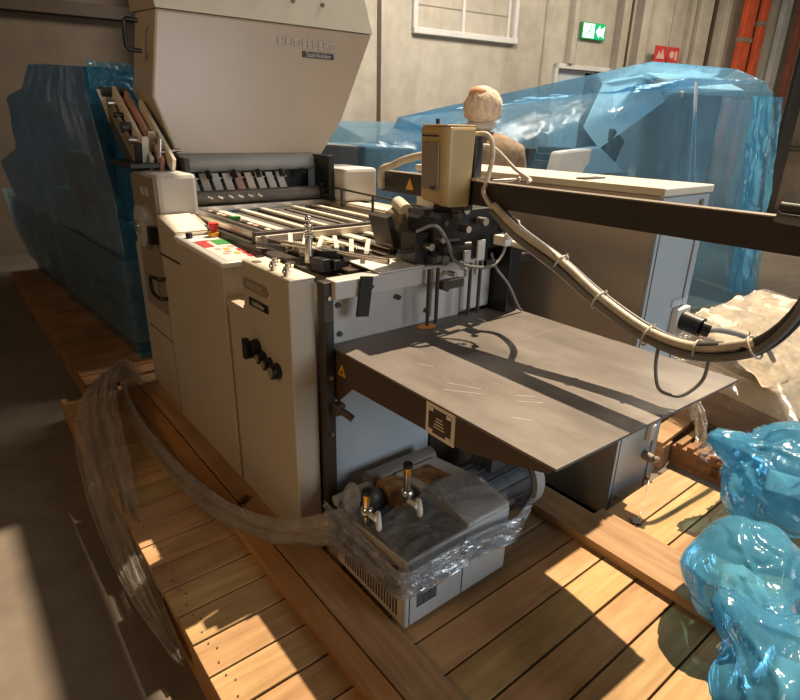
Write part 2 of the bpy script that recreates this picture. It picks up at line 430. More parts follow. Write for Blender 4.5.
# lit emergency exit sign
EXS = thing('exit_sign', tuple(WM @ Vector((4.98, -.04, 2.98))), 'small lit green and white emergency exit sign high on the concrete wall', 'sign')
m = MB(); wbox(m, 4.72, 5.24, .0, .06, 2.98, 3.22); m.xf(WM).build('housing', 'green', EXS, bevel=.006)
m = MB(); wbox(m, 4.73, 5.23, .061, .066, 2.99, 3.21); m.xf(WM).build('lit_face', 'signgreen', EXS)
m = MB()   # running figure in a doorway and an arrow
wbox(m, 4.74, 4.98, .067, .070, 3.0, 3.20)
m.prism([(5.02, 3.10), (5.10, 3.19), (5.10, 3.13), (5.21, 3.18), (5.19, 3.05), (5.21, 3.02), (5.10, 3.05), (5.10, 3.01)], 'Y', -.067, -.070)
m.xf(WM).build('pictogram', 'signwhite', EXS)
m = MB(); m.tube([(4.80, -.073, 3.02), (4.84, -.073, 3.08), (4.88, -.073, 3.12), (4.93, -.073, 3.14)], .008, 6); m.tube([(4.86, -.073, 3.10), (4.90, -.073, 3.06), (4.93, -.073, 3.01)], .007, 6)
m.cyl((4.90, -.071, 3.165), (4.90, -.075, 3.165), .014, n=12); m.xf(WM).build('running_figure', 'signgreen', EXS)

# red fire sign plate
FS = thing('fire_sign', tuple(WM @ Vector((6.7, -.01, 2.74))), 'small red fire equipment sign on the concrete wall above the wrapped machine', 'sign')
m = MB(); wbox(m, 6.36, 6.66, .165, .18, 2.74, 3.0); wbox(m, 6.69, 6.99, .165, .18, 2.76, 3.0); m.xf(WM).build('plate', 'redprint', FS, bevel=.002)
m = MB()
m.prism([(6.40, 2.80), (6.46, 2.93), (6.50, 2.86), (6.55, 2.96), (6.61, 2.80)], 'Y', -.181, -.184)
m.cyl((6.80, -.181, 2.88), (6.80, -.184, 2.88), .06, n=14); m.box(6.88, 6.94, -.184, -.181, 2.80, 2.94)
m.xf(WM).build('pictogram', 'pink', FS)
m = MB(); wbox(m, 6.5, 6.9, 0, .165, 2.84, 2.88); m.xf(WM).build('bracket', 'taupe', FS)

# orange and red uprights at the right end of the wall
def upright(s, w, d, mat, label, cat='post', name='steel_post', z1=5.1, grp=None, bands=()):
    t = thing(name, tuple(WM @ Vector((s, -d, 0))), label, cat, grp)
    m = MB(); wbox(m, s - w / 2, s + w / 2, d - .05, d + .05, .02, z1); m.xf(WM).build('shaft', mat, t, bevel=.01)
    m = MB(); wbox(m, s - w / 2 - .04, s + w / 2 + .04, d - .08, d + .08, 0, .02); m.xf(WM).build('foot_plate', mat, t)
    if bands:
        m = MB()
        for z in bands: wbox(m, s - w / 2 - .01, s + w / 2 + .01, d - .06, d + .06, z, z + .07)
        m.xf(WM).build('band', 'taupe', t)
    return t
upright(8.55, .30, .32, 'pipe', 'wide bright orange steel post in front of the concrete wall', bands=(3.2,))
upright(8.98, .17, .32, 'pipe', 'narrow orange steel post right of the wide orange one', bands=(3.5,))
upright(10.05, .16, .4, 'rackred', 'dull dark red steel post at the far right of the wall')
upright(9.62, .22, .34, 'machgrey', 'grey steel post between the orange and the dark red posts')
upright(10.55, .4, .4, 'machdark', 'nearly black wide post at the right edge of the wall')
SH = thing('wall_shelf', tuple(WM @ Vector((11.4, -.2, 1.36))), 'thin dark shelf on the wall beside the dark red post', 'shelf')
m = MB(); wbox(m, 10.75, 12.4, .06, .36, 1.36, 1.40); m.xf(WM).build('board', 'machdark', SH)
m = MB(); wbox(m, 10.9, 10.95, .06, .30, 1.25, 1.36); wbox(m, 12.1, 12.15, .06, .30, 1.25, 1.36); m.xf(WM).build('bracket', 'machgrey', SH)
o = MB().ball((0, 0, 0), .14, .10, .06, 12, 8, lambda d: 1 + .2 * d.x); o = o.xf(WM @ Matrix.Translation((10.95, -.2, 1.46))).build('work_glove', 'pipe'); tag(recentre(o), 'crumpled orange glove lying on the dark wall shelf', 'glove')

# ------------------------------------------------------------------ machine pallet
DZ = .16
PL = thing('machine_pallet', (1.35, 1.5, 0), 'large pale timber pallet of cross planks carrying the folding machine', 'pallet')
def planks(x0, x1, ys, z0, z1, gap=.007, jit=.0025):
    m = MB()
    for a, b in zip(ys[:-1], ys[1:]):
        j = random.uniform(-jit, jit)
        m.box(x0 + random.uniform(-.004, .004), x1 + random.uniform(-.01, .01), a + gap / 2, b - gap / 2, z0, z1 + j)
    return m
ys = [-.50 + .131 * k for k in range(30)]
planks(.32, 1.775, ys, DZ - .03, DZ).build('deck_planks', 'plank', PL, bevel=.002)
planks(1.865, 2.375, [y + .02 for y in ys[:12]], DZ - .03, DZ + .004).build('side_planks', 'plank', PL, bevel=.002)
MB().box(.322, .352, -.5, 3.42, 0, DZ - .031).build('edge_board', 'edge', PL, bevel=.002)
for x in (.62, 1.05, 1.5, 1.95, 2.27):
    MB().box(x, x + .09, -.5, 3.42 if x < 1.6 else .97, 0, DZ - .031).build('runner', 'beam', PL)
MB().box(.622, .694, -.5, 3.35, DZ + .001, DZ + .030).build('lengthwise_beam', 'edge', PL, bevel=.003)
MB().box(.702, .832, -.5, 3.38, DZ + .001, DZ + .022).build('lengthwise_beam', 'beam', PL, bevel=.003)
MB().box(1.63, 1.775, -.5, 1.9, DZ + .001, DZ + .040).build('lengthwise_beam', 'beam', PL, bevel=.003)
MB().box(1.785, 1.862, -.5, .97, DZ - .03, DZ + .018).build('lengthwise_beam', 'beam', PL, bevel=.003)
# nail heads and the pale label on the pallet edge
m = MB()
for k, y in enumerate(ys[1:22]):
    for dx, dy in ((.03, .03), (.045, .08), (.03, .11)):
        m.cyl((.33 + dx, y + dy, DZ + .0025), (.33 + dx, y + dy, DZ + .0045), .0028, n=8)
tag(m.build('nail_heads', 'machdark', PL), kind='stuff')
m = MB(); m.box(.3195, .3215, 1.62, 2.02, .045, .12); lb = m.build('paper_label', 'paper', PL)
m = MB()
for k in range(9): m.box(.3185, .3194, 1.64, 2.0, .052 + k * .0075, .055 + k * .0075)
m.build('printed_lines', 'taupe', lb)
o = MB().box(0, .05, 0, .02, 0, .012).xf(Matrix.Translation((.70, 1.84, DZ + .0305)) @ Matrix.Rotation(.5, 4, 'Z')).build('wood_wedge', 'dark', bevel=.002)
tag(recentre(o), 'small dark wedge lying on the lengthwise beam beside the machine', 'wedge')

# ------------------------------------------------------------------ folding machine
FM = thing('folding_machine', (1.3, 2.3, DZ), 'big beige paper folding machine with raised hood and slatted feed table', 'machine')
X = .78
# delivery-side box with badge and knobs
fb = MB().box(X, .872, 1.505, 1.845, .184, 1.157).build('front_box', 'beige', FM, bevel=.006)
MB().box(X + .003, .874, 1.503, 1.843, 1.1572, 1.163).build('pale_lit_top', 'cream', fb, bevel=.002)  # top of the beige box coloured lighter for the light on it
MB().box(.79, .86, 1.52, 1.58, DZ + .023, .184).build('foot', 'black', fb)
m = MB().prism([(1.660, 1.072), (1.816, 1.072), (1.835, 1.090), (1.816, 1.108), (1.660, 1.108), (1.641, 1.090)], 'X', X - .004, X + .001)
bd = m.build('name_badge', 'taupe', fb)
text('HEIDELBERG', .028, 'beige', (X - .0045, 1.738, 1.090), R(90), bd, rz=R(-90), xs=.8)
bd = MB().box(X - .004, X + .001, 1.650, 1.790, 1.018, 1.046).build('name_badge', 'black', fb)
text('Stahlfolder', .024, 'lightgrey', (X - .0045, 1.720, 1.032), R(90), bd, rz=R(-90), xs=.9)
# knobs on the box
for k, (y, z, r, d) in enumerate(((1.755, .868, .034, .034), (1.705, .850, .022, .028), (1.660, .842, .022, .028), (1.605, .834, .028, .028))):
    MB().cyl((X + .001, y, z), (X - d, y, z), r, r * .9, 22).build('control_knob', 'black', fb, bevel=.003)
    if k: 
        MB().cyl((X - d, y, z), (X - d - .003, y, z), r * .62, n=20).build('knob_cap', 'taupe', fb)
    else:
        MB().box(X - d - .02, X - d, y - .012, y + .012, z - .03, z + .045).build('knob_grip', 'black', fb, bevel=.004)
# little valves on top of the box
for k in range(4):
    x = .805 + (k % 2) * .03; y = 1.56 + k * .045
    v = MB().cyl((x, y, 1.163), (x, y, 1.19), .010, n=12).build('valve', 'steel', fb)
    MB().cyl((x - .012, y, 1.178), (x + .016, y, 1.178), .006, n=10).build('valve_stem', 'brass' if k % 2 else 'steel', v)
MB().box(.80, .825, 1.77, 1.80, 1.163, 1.166).build('cover_screw_plate', 'taupe', fb)
# notch ledge and console cabinet
MB().box(X + .004, .95, 1.846, 2.02, .184, .985).build('ledge_panel', 'beige', FM, bevel=.003)
MB().cyl((X + .012, 1.86, .986), (X + .012, 1.86, .996), .007, n=12).build('ledge_screw', 'chrome', FM)
cb = MB().prism([(2.02, .184), (2.75, .184), (2.75, 1.195), (2.52, 1.150), (2.50, 1.118), (2.02, 1.100)], 'X', X, .955).build('console_cabinet', 'beige', FM, bevel=.004)
MB().prism([(2.523, 1.1512), (2.748, 1.1958), (2.748, 1.200), (2.523, 1.1555)], 'X', X + .002, .93).build('pale_lit_top', 'cream', cb)  # lit cabinet top, its brightness put into a paler colour
MB().box(X - .0012, X + .001, 1.999, 2.0035, .2, .96).build('door_seam', 'taupe', cb)
# the control panel
cp = MB().prism([(1.985, 1.106), (2.50, 1.128), (2.50, 1.146), (1.985, 1.124)], 'X', X - .012, .965).build('control_panel', 'white', FM, bevel=.003)
def pz(y): return 1.1243 + (y - 1.985) * (.022 / .515)
def pad(x0, x1, y0, y1, mat, name, h=.003):
    m = MB(); m.prism([(y0, pz(y0)), (y1, pz(y1)), (y1, pz(y1) + h), (y0, pz(y0) + h)], 'X', x0, x1); m.build(name, mat, cp)
pad(.795, .945, 2.005, 2.36, 'lightgrey', 'panel_sheet', .001)
pad(.80, .842, 2.235, 2.345, 'redprint', 'red_key_field'); pad(.865, .925, 2.26, 2.345, 'green', 'green_display')
pad(.82, .86, 2.335, 2.35, 'redprint', 'key_row')
for k in range(3): pad(.90, .925, 2.03 + k * .05, 2.065 + k * .05, 'redprint', 'red_key')
for k, (x, y, mt) in enumerate(((.83, 2.18, 'pink'), (.85, 2.13, 'pink'), (.87, 2.09, 'yellow'), (.83, 2.10, 'pink'), (.89, 2.20, 'pink'), (.86, 2.17, 'yellow'))):
    pad(x, x + .018, y, y + .026, mt, 'panel_key')
z = pz(2.42)
es = MB().cyl((.915, 2.42, z), (.915, 2.42, z + .018), .026, n=20).build('emergency_stop', 'yellow', cp)
MB().cyl((.915, 2.42, z + .018), (.915, 2.42, z + .034), .012, n=16).cyl((.915, 2.42, z + .034), (.915, 2.42, z + .056), .020, .022, n=20).build('stop_button', 'red', es, bevel=.004)
tag(es, 'red mushroom button on a yellow collar')
MB().cyl((.81, 2.43, z), (.81, 2.43, z + .022), .014, n=16).build('selector_switch', 'black', cp, bevel=.003)
MB().cyl((.81, 2.43, z + .012), (.89, 2.43, z + .012), .005, n=10).build('selector_bar', 'taupe', cp)
# lower left side cover, door with handle
MB().box(X + .02, .95, 2.75, 3.22, .184, 1.03).build('side_cover', 'beige', FM, bevel=.004)
MB().box(X - .001, X + .004, 2.50, 2.76, 1.018, 1.028).build('side_slot', 'black', FM)
MB().box(X + .0185, X + .021, 2.76, 3.20, .55, .556).build('side_slot', 'black', FM)
MB().box(X - .002, X + .0, 2.7485, 2.7515, .19, 1.0).build('door_seam', 'taupe', FM)
m = MB().tube(spline([(X + .0, 2.80, .90), (X - .035, 2.80, .90), (X - .045, 2.83, .895), (X - .045, 2.84, .855), (X - .045, 2.83, .815), (X - .035, 2.80, .81), (X, 2.80, .81)], 5), .008, 10)
m.tube(spline([(X + .02, 2.93, .905), (X - .02, 2.93, .905), (X - .03, 2.93, .86), (X - .02, 2.93, .815), (X + .02, 2.93, .815)], 5), .008, 10) if False else None
m = MB().tube([(X + .001, 2.74, .905), (X - .03, 2.745, .905), (X - .034, 2.79, .903), (X - .034, 2.85, .90), (X - .034, 2.87, .885), (X - .034, 2.87, .83), (X - .034, 2.85, .815), (X - .034, 2.79, .81), (X - .03, 2.745, .808), (X + .001, 2.74, .808)], .0085, 10)
m.build('door_handle', 'black', FM)
# inner body under the feed table
MB().box(.96, 1.86, 1.56, 3.14, .184, 1.10).build('machine_base', 'machgrey', FM, bevel=.01)
MB().box(.80, .955, 3.22, 3.26, .184, 1.0).build('rear_cover', 'machgrey', FM)
# side frames of the folding unit
m = MB().box(.800, .985, 2.76, 3.14, 1.03, 1.375); m.build('side_frame', 'lightgrey', FM, bevel=.02)
m = MB().box(X + .008, .799, 2.77, 3.13, .70, 1.36); sf = m.build('frame_plate', 'taupe', FM, bevel=.004)
MB().cyl((X + .008, 2.93, 1.13), (X - .03, 2.93, 1.13), .10, n=28).build('hand_wheel', 'machgrey', sf, bevel=.006)
MB().cyl((X - .03, 2.93, 1.13), (X - .05, 2.93, 1.13), .03, n=16).build('wheel_hub', 'chrome', sf)
MB().box(X - .03, X + .008, 2.79, 2.83, 1.06, 1.14).build('latch', 'black', sf)
for y in (2.86, 2.93): MB().box(X + .004, X + .008, y, y + .04, 1.27, 1.31).build('warning_plate', 'lightgrey', sf)
MB().box(1.835, 2.065, 2.80, 3.14, 1.19, 1.375).build('side_frame', 'lightgrey', FM, bevel=.02)
MB().box(1.835, 2.06, 2.4, 3.14, .184, 1.18).build('side_cover', 'beige', FM, bevel=.006)
MB().box(.995, 1.020, 2.93, 3.06, 1.19, 1.435).build('roller_cheek', 'dark', FM, bevel=.003)
m = MB().box(1.795, 1.832, 2.90, 3.06, 1.19, 1.44)
for k in range(7): m.cyl((1.76 + .005 * k, 2.93 + .018 * k, 1.22 + .03 * k), (1.80, 2.93 + .018 * k, 1.22 + .03 * k), .018, n=10)
m.build('roller_cheek', 'black', FM, bevel=.003)
# rollers behind the front edge
MB().cyl((1.02, 3.10, 1.40), (1.795, 3.10, 1.40), .045, n=28).build('upper_roller', 'machgrey', FM)
MB().box(1.02, 1.795, 3.135, 3.15, 1.15, 1.42).build('rear_screen', 'black', FM)
MB().cyl((1.02, 2.99, 1.235), (1.79, 2.99, 1.235), .036, n=24).build('lower_roller', 'ground', FM)
MB().box(1.02, 1.79, 3.02, 3.13, 1.185, 1.235).build('guide_table', 'dark', FM)
for k in range(9):
    x = 1.055 + k * .063; g = 'pink' if k in (4,) else ('cream' if k in (1, 5) else 'white')
    m = MB(); m.box(x, x + .042, -.004, .004, 0, .105, None)
    m.xf(Matrix.Translation((0, 3.035, 1.262)) @ Matrix.Rotation(R(-38), 4, 'X'))
    m.build('deflector_tab', g, FM, bevel=.002)
MB().cyl((1.03, 3.10, 1.32), (1.63, 3.10, 1.32), .006, n=8).build('tab_rod', 'steel', FM)
parts('roller_clip', 'steel', FM, [MB().cyl((1.10 + k * .055, 2.952, 1.245), (1.125 + k * .055, 2.950, 1.232), .006, n=8) for k in range(6)])
parts('roller_bearing', 'black', FM, [MB().cyl((1.15 + k * .14, 3.05, 1.36), (1.15 + k * .14, 3.03, 1.33), .016, n=12) for k in range(5)])
# raised hood
hp = [(.995, 2.091), (.931, 1.707), (1.018, 1.438), (1.872, 1.436), (2.020, 1.630), (2.240, 2.104)]
m = MB()
f_ = [(x, 3.10 + max(0, (1.9 - z)) * .0, z) for x, z in hp]
b_ = [(x + (.03 if x < 1.3 else -.03), 3.52, z + .04) for x, z in hp]
m.hull(f_, b_)
m.add([(.995, 3.10, 2.091), (2.240, 3.10, 2.104), (2.215, 3.34, 2.75), (.985, 3.34, 2.75), (1.02, 3.60, 2.131), (2.21, 3.60, 2.144), (2.19, 3.60, 2.75), (1.01, 3.60, 2.75)],
      [(3, 2, 6, 7), (0, 3, 7, 4), (1, 5, 6, 2), (4, 7, 6, 5)])
hd = m.build('hood', 'hood', FM, bevel=.012)
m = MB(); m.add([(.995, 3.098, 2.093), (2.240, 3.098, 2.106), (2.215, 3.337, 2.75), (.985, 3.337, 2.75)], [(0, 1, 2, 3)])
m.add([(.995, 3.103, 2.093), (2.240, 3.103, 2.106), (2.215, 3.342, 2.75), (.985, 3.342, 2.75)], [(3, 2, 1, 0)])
m.build('sloping_top', 'cream', hd)  # upper slope of the hood coloured lighter where light falls
m = MB()
for k in range(4):
    x = 1.37 + k * .185; z = 2.205 + .004 * k; y = 3.10 + (z - 2.1) * .37
    MB().cyl((x, y + .01, z), (x, y - .012, z + .005), .011, n=14).build('hood_screw', 'taupe', hd)
text('HEIDELBERG', .058, 'lightgrey', (1.80, 3.095, 2.012), R(90), hd, 'name_lettering', .001, xs=1.15)
bd = MB().box(1.765, 1.965, 3.092, 3.10, 1.946, 1.976).build('name_badge', 'machdark', hd)
text('Stahlfolder', .034, 'lightgrey', (1.865, 3.0915, 1.961), R(90), bd, 'name_lettering', .0005, xs=1.1)
m = MB().tube([(.935, 3.19, 2.04), (.885, 3.19, 2.045), (.872, 3.19, 2.035), (.868, 3.19, 1.93), (.880, 3.19, 1.915), (.935, 3.19, 1.912)], .010, 10)
m.build('hood_handle', 'black', hd)
for x in (1.03, 1.86):
    MB().box(x - .015, x + .015, 3.11, 3.42, 1.37, 1.46).build('hood_hinge', 'machgrey', FM, bevel=.004)

# slatted feed table
ft = MB()
ft.box(.955, 1.93, 2.955, 2.985, 1.165, 1.197)                          # rear cross bar
ft.build('rear_cross_bar', 'steel', FM, bevel=.003)
MB().box(.955, 1.93, 1.46, 2.95, 1.105, 1.135).build('under_tray', 'dark', FM)
m = MB()
for k in range(11): m.box(1.06 + k * .078, 1.11 + k * .078, 2.10, 2.95, 1.150, 1.158)
m.build('grey_slats', 'ground', FM)
for x0, x1 in ((1.135, .040), (1.262, .028), (1.375, .026), (1.565, .026), (1.70, .026)):
    MB().box(x0 + .0, x0 + x1, 2.13, 2.955, 1.162, 1.174).build('feed_strip', 'strip', FM, bevel=.002)
for x0, x1 in ((1.20, .045), (1.33, .045), (1.44, .035)):
    MB().box(x0, x0 + x1, 1.72, 2.06, 1.158, 1.168).build('feed_strip', 'strip', FM, bevel=.002)
m = MB()
for k in range(9): m.box(1.03 + k * .085, 1.085 + k * .085, 1.55, 2.06, 1.142, 1.150)
m.build('dark_slats', 'brown', FM)
cbm = MB().box(.945, 1.66, 2.075, 2.105, 1.165, 1.205).build('middle_cross_bar', 'dark', FM, bevel=.003)
MB().box(.945, 1.66, 2.060, 2.074, 1.165, 1.192).build('bar_edge', 'strip', cbm)
# alignment ruler along the left with rollers
m = MB().box(1.000, 1.012, 2.11, 2.93, 1.165, 1.20).box(.965, .978, 2.02, 2.93, 1.165, 1.195)
m.build('side_lay_rail', 'steel', FM, bevel=.002)
MB().box(1.030, 1.060, 2.11, 2.95, 1.155, 1.185).box(.93, .955, 2.0, 2.9, 1.14, 1.165).build('side_lay_rail', 'dark', FM, bevel=.002)
for k in range(13):
    y = 2.16 + k * .058; mt = ('pink', 'strip', 'dark')[k % 3]
    MB().box(1.066, 1.088, y, y + .034, 1.16, 1.188).build('marble_holder', mt, FM, bevel=.003)
MB().box(1.04, 1.075, 2.50, 2.54, 1.19, 1.205).build('display_window', 'green', FM)
# right hand light cover and rail
MB().box(1.845, 1.93, 2.02, 2.95, 1.15, 1.19).build('right_rail_cover', 'cream', FM, bevel=.004)
m = MB().tube([(1.81, 2.95, 1.27), (1.82, 2.03, 1.245)], .006, 8)
for y in (2.8, 2.5, 2.2): m.cyl((1.815, y, 1.17), (1.815, y, 1.262), .008, n=8)
m.build('right_guard_rod', 'dark', FM)
MB().box(1.66, 1.86, 1.70, 2.3, 1.15, 1.17).build('grey_slats', 'ground', FM)
# end apron of the feed table
MB().box(.905, 1.56, 1.44, 1.50, 1.095, 1.155).build('apron', 'lightgrey', FM, bevel=.004)
MB().prism([(1.44, 1.157), (1.62, 1.162), (1.62, 1.166), (1.44, 1.161)], 'X', 1.075, 1.265).build('white_plate', 'white', FM)
e_ = MB().box(.905, 1.50, 1.500, 1.515, .60, 1.093).build('end_plate', 'lightgrey', FM, bevel=.003)
m = MB()
for x, z in ((.95, 1.06), (1.20, 1.045), (1.43, 1.04), (1.33, .975), (1.38, .985), (1.19, 1.05), (.955, .96)):
    m.cyl((x, 1.50, z), (x, 1.492, z), .009, n=14)
m.cyl((1.04, 1.44, 1.122), (1.04, 1.432, 1.122), .007, n=12)
m.build('plate_bolts', 'machdark', e_)
MB().box(1.345, 1.40, 1.485, 1.50, .95, 1.09).build('cover_strip', 'lightgrey', e_, bevel=.004)
MB().box(1.50, 1.66, 1.49, 1.51, .94, 1.12).build('side_plate', 'lightgrey', FM, bevel=.02)
m = MB().box(1.66, 1.725, 1.40, 1.54, .20, 1.20)
m.build('right_column', 'black', FM, bevel=.004)
# black guide post beside the box, with slots
gp = MB().box(.876, .912, 1.462, 1.503, .182, 1.150).build('guide_post', 'dark', FM, bevel=.002)
MB().box(.882, .906, 1.459, 1.462, .85, 1.02).build('post_slot', 'black', gp)
for z in (1.10, .83, .62, .36): MB().cyl((.894, 1.462, z), (.894, 1.455, z), .007, n=10).build('post_bolt', 'steel', gp)
MB().box(.895, .925, 1.43, 1.46, .70, .74).cyl((.91, 1.44, .72), (.94, 1.40, .69), .012, n=10).build('post_clamp', 'brown', gp)
# mudguard panels under the delivery table
MB().box(.92, 1.36, 1.485, 1.499, .30, .90).build('lower_panel', 'bluegrey', FM, bevel=.003)
MB().cyl((.955, 1.485, .70), (.955, 1.479, .70), .008, n=12).build('panel_bolt', 'machdark', FM)
MB().box(1.37, 1.66, 1.485, 1.499, .20, .90).build('lower_panel', 'dark', FM)

# clutter at the end of the feed table: levers, holders, springs
for k in range(7):
    x = .94 + .035 * k; y = 1.86 - .035 * k
    MB().box(x, x + .014, y, y + .15, 1.165 + .004 * (k % 3), 1.185 + .008 * (k % 3), Matrix.Rotation(R(22 + 7 * (k % 3)), 3, 'Z') @ Matrix.Rotation(R(8 * (k % 2)), 3, 'X')).build('stop_lever', 'chrome', FM, bevel=.002)
for k in range(8):
    x = .93 + random.random() * .16; y = 1.56 + random.random() * .3
    MB().box(x, x + .035, y, y + .06, 1.15, 1.185 + random.random() * .03, Matrix.Rotation(random.random(), 3, 'Z')).build('clamp_block', 'black', FM, bevel=.003)
for k in range(6):
    x = .985 + .03 * k; y = 1.93 - .055 * k
    MB().box(x, x + .016, y - .10, y, 1.20 + .006 * (k % 2), 1.212 + .006 * (k % 2), Matrix.Rotation(R(-28 - 6 * (k % 3)), 3, 'Z') @ Matrix.Rotation(R(14), 3, 'X')).build('slanted_lever', 'strip', FM, bevel=.002)
sp = MB().cyl((.955, 1.68, 1.165), (.955, 1.68, 1.245), .016, .012, n=16).cyl((.955, 1.68, 1.245), (.955, 1.68, 1.305), .008, n=12).build('spring_post', 'steel', FM)
m = MB()
for k in range(6): m.tube([(.955 + .014 * math.cos(a), 1.68 + .014 * math.sin(a), 1.25 + .008 * k) for a in [i * math.pi / 8 for i in range(16)]], .0022, 6, closed=True)
m.ball((.955, 1.68, 1.31), .011)
m.build('spring_coil', 'chrome', sp)
m = MB().cyl((.92, 1.80, 1.215), (1.09, 1.47, 1.195), .008, n=12).cyl((1.085, 1.485, 1.196), (1.11, 1.44, 1.193), .010, n=12)
m.build('push_rod', 'steel', FM)
MB().box(.985, 1.03, 1.425, 1.435, 1.03, 1.16, Matrix.Rotation(R(8), 3, 'Y')).build('rubber_flap', 'rubber', FM)
MB().cyl((1.20, 1.50, 1.205), (1.36, 1.43, 1.215), .008, n=12).cyl((1.33, 1.44, 1.214), (1.44, 1.40, 1.218), .015, n=14).build('handle_rod', 'dark', FM)

# ---- delivery table, still part of the machine
dt = MB().prism([(.914, .592), (1.742, .565), (1.742, 1.495), (.914, 1.495)], 'Z', .922, .930).build('delivery_table', 'table', FM, bevel=.0015)
m = MB().prism([(1.49, .921), (1.49, .745), (1.455, .742), (1.37, .818), (.86, .838), (.615, .905), (.603, .921)], 'X', .917, .925)
m.build('side_panel', 'brown', dt)
MB().prism([(1.49, .921), (1.49, .80), (.86, .838), (.60, .905), (.59, .921)], 'X', 1.730, 1.738).build('side_panel', 'brown', dt)
m = MB().box(.913, .9165, .90, 1.01, .832, .924)
st = m.build('square_sticker', 'strip', dt); 
# sticker art: dark square, round emblem with lines
m = MB().box(.9115, .9129, .912, .998, .842, .914).build('sticker_field', 'machdark', st)
m = MB(); m.cyl((.9114, .955, .878), (.9108, .955, .878), .036, n=24); m.build('sticker_emblem', 'brown', st)
m = MB()
for a, b, c, d in ((.912, .930, .904, .914), (.980, .998, .904, .914), (.912, .930, .842, .852), (.980, .998, .842, .852)):
    m.box(.9108, .9114, a, b, c, d)
for k in range(4): m.box(.9102, .9107, .934 + .003 * k, .976 - .003 * k, .862 + .009 * k, .865 + .009 * k)
m.build('sticker_print', 'strip', st)
m = MB().prism([(1.405, .845), (1.447, .845), (1.426, .883)], 'X', .9135, .9168); w = m.build('warning_triangle', 'yellow', dt)
m = MB().prism([(1.417, .851), (1.435, .851), (1.426, .869)], 'X', .9128, .9134).build('triangle_symbol', 'machdark', w)
m = MB(); m.add([(1.30 + .065 * math.cos(a) * .6, 1.455 + .03 * math.sin(a), .9312) for a in [i * math.pi / 10 for i in range(20)]], [list(range(20))])
m.build('orange_sticker', 'orange', dt)
MB().box(1.40, 1.735, 1.16, 1.163, .9301, .9308).build('table_seam', 'taupe', dt)
m = MB()
for a, b, l in ((1.02, .93, .11), (1.05, .96, .10), (1.06, 1.16, .05), (1.12, .80, .07), (1.03, .76, .05), (1.14, .84, .05)):
    MB().box(a, a + .0016, b, b + l, .9301, .9303, Matrix.Rotation(R(38 + 10 * math.sin(a * 40)), 3, 'Z')).build('table_scratch', 'lightgrey', dt)

# ---- knife head above the end of the feed table: part of the machine
kh = MB().box(1.30, 1.66, 1.44, 1.58, 1.185, 1.335).box(1.42, 1.60, 1.46, 1.56, 1.10, 1.19).box(1.24, 1.36, 1.46, 1.54, 1.15, 1.27).build('knife_head', 'black', FM, bevel=.004)
for k in range(26):
    x = 1.20 + random.random() * .46; z = 1.12 + random.random() * .22; y = 1.395 + random.random() * .05
    if k % 2: MB().cyl((x, y + .03, z), (x, y - .01, z), .006 + random.random() * .012, n=12).build('head_bolt', ('chrome', 'steel', 'black', 'ground')[k % 4], kh)
    else: MB().box(x, x + .02 + random.random() * .05, y, y + .05, z, z + .008 + random.random() * .02, Matrix.Rotation(random.uniform(-.4, .4), 3, 'Y')).build('head_bracket', ('machdark', 'dark', 'steel', 'ground')[(k // 2) % 4], kh, bevel=.002)
MB().box(1.465, 1.50, 1.385, 1.392, 1.165, 1.235).build('type_label', 'white', kh); MB().box(1.40, 1.43, 1.385, 1.392, 1.165, 1.205).build('type_label', 'lightgrey', kh)
m = MB()
for x in (1.27, 1.31, 1.47, 1.52): MB().cyl((x, 1.42, .95), (x, 1.42, 1.15), .007, n=10).build('head_rod', 'dark', kh)
MB().box(1.33, 1.43, 1.41, 1.45, 1.07, 1.10).build('rod_guide', 'dark', kh)
br = MB().prism([(1.245, 1.20), (1.335, 1.16), (1.40, 1.21), (1.42, 1.30), (1.33, 1.33), (1.29, 1.31)], 'Y', 1.60, 1.70).build('sheet_guide', 'taupe', FM, bevel=.008)
MB().cyl((1.31, 1.598, 1.32), (1.35, 1.70, 1.335), .026, n=16).build('guide_roller', 'cream', br)
MB().box(1.235, 1.26, 1.595, 1.705, 1.19, 1.31, Matrix.Rotation(R(-18), 3, 'Y')).build('guide_edge', 'dark', br)
MB().cyl((1.29, 1.65, 1.06), (1.29, 1.65, 1.18), .012, n=10).build('guide_foot', 'black', br)

# open sheet-turner above the left side frame
for k, (x, y0, ln, mt) in enumerate(((.865, 3.02, .62, 'cream'), (.90, 2.97, .58, 'pink'), (.93, 2.90, .50, 'cream'), (.83, 3.10, .50, 'taupe'))):
    m = MB().box(x, x + .018, 0, .07, 0, ln).xf(Matrix.Translation((0, y0, 1.43)) @ Matrix.Rotation(R(-57), 4, 'X'))
    m.build('turner_plate', mt, FM, bevel=.003)
MB().box(.76, .985, 3.00, 3.40, 1.385, 1.41).build('turner_base', 'black', FM, bevel=.003)
MB().box(.84, .96, 0, .12, 0, .54).xf(Matrix.Translation((0, 3.16, 1.40)) @ Matrix.Rotation(R(-56), 4, 'X')).build('turner_frame', 'machdark', FM, bevel=.01)
for k in range(6):
    y = 3.10 + .10 * k; z = 1.45 + .058 * k
    MB().cyl((.82, y, z), (.955, y, z), .014 + .006 * (k % 3), n=12).build('turner_roller', ('black', 'steel', 'machdark')[k % 3], FM)
for k in range(3):
    MB().box(.80 + .04 * k, .83 + .04 * k, 3.02 + .03 * k, 3.04 + .03 * k, 1.41, 1.50 + .03 * k, Matrix.Rotation(.3, 3, 'X')).build('turner_pin', ('black', 'cream', 'steel')[k % 3], FM)
MB().cyl((.905, 3.0, 1.46), (1.0, 2.99, 1.47), .008, n=10).cyl((.90, 3.0, 1.43), (.915, 3.0, 1.52), .012, n=10).build('turner_lever', 'chrome', FM)
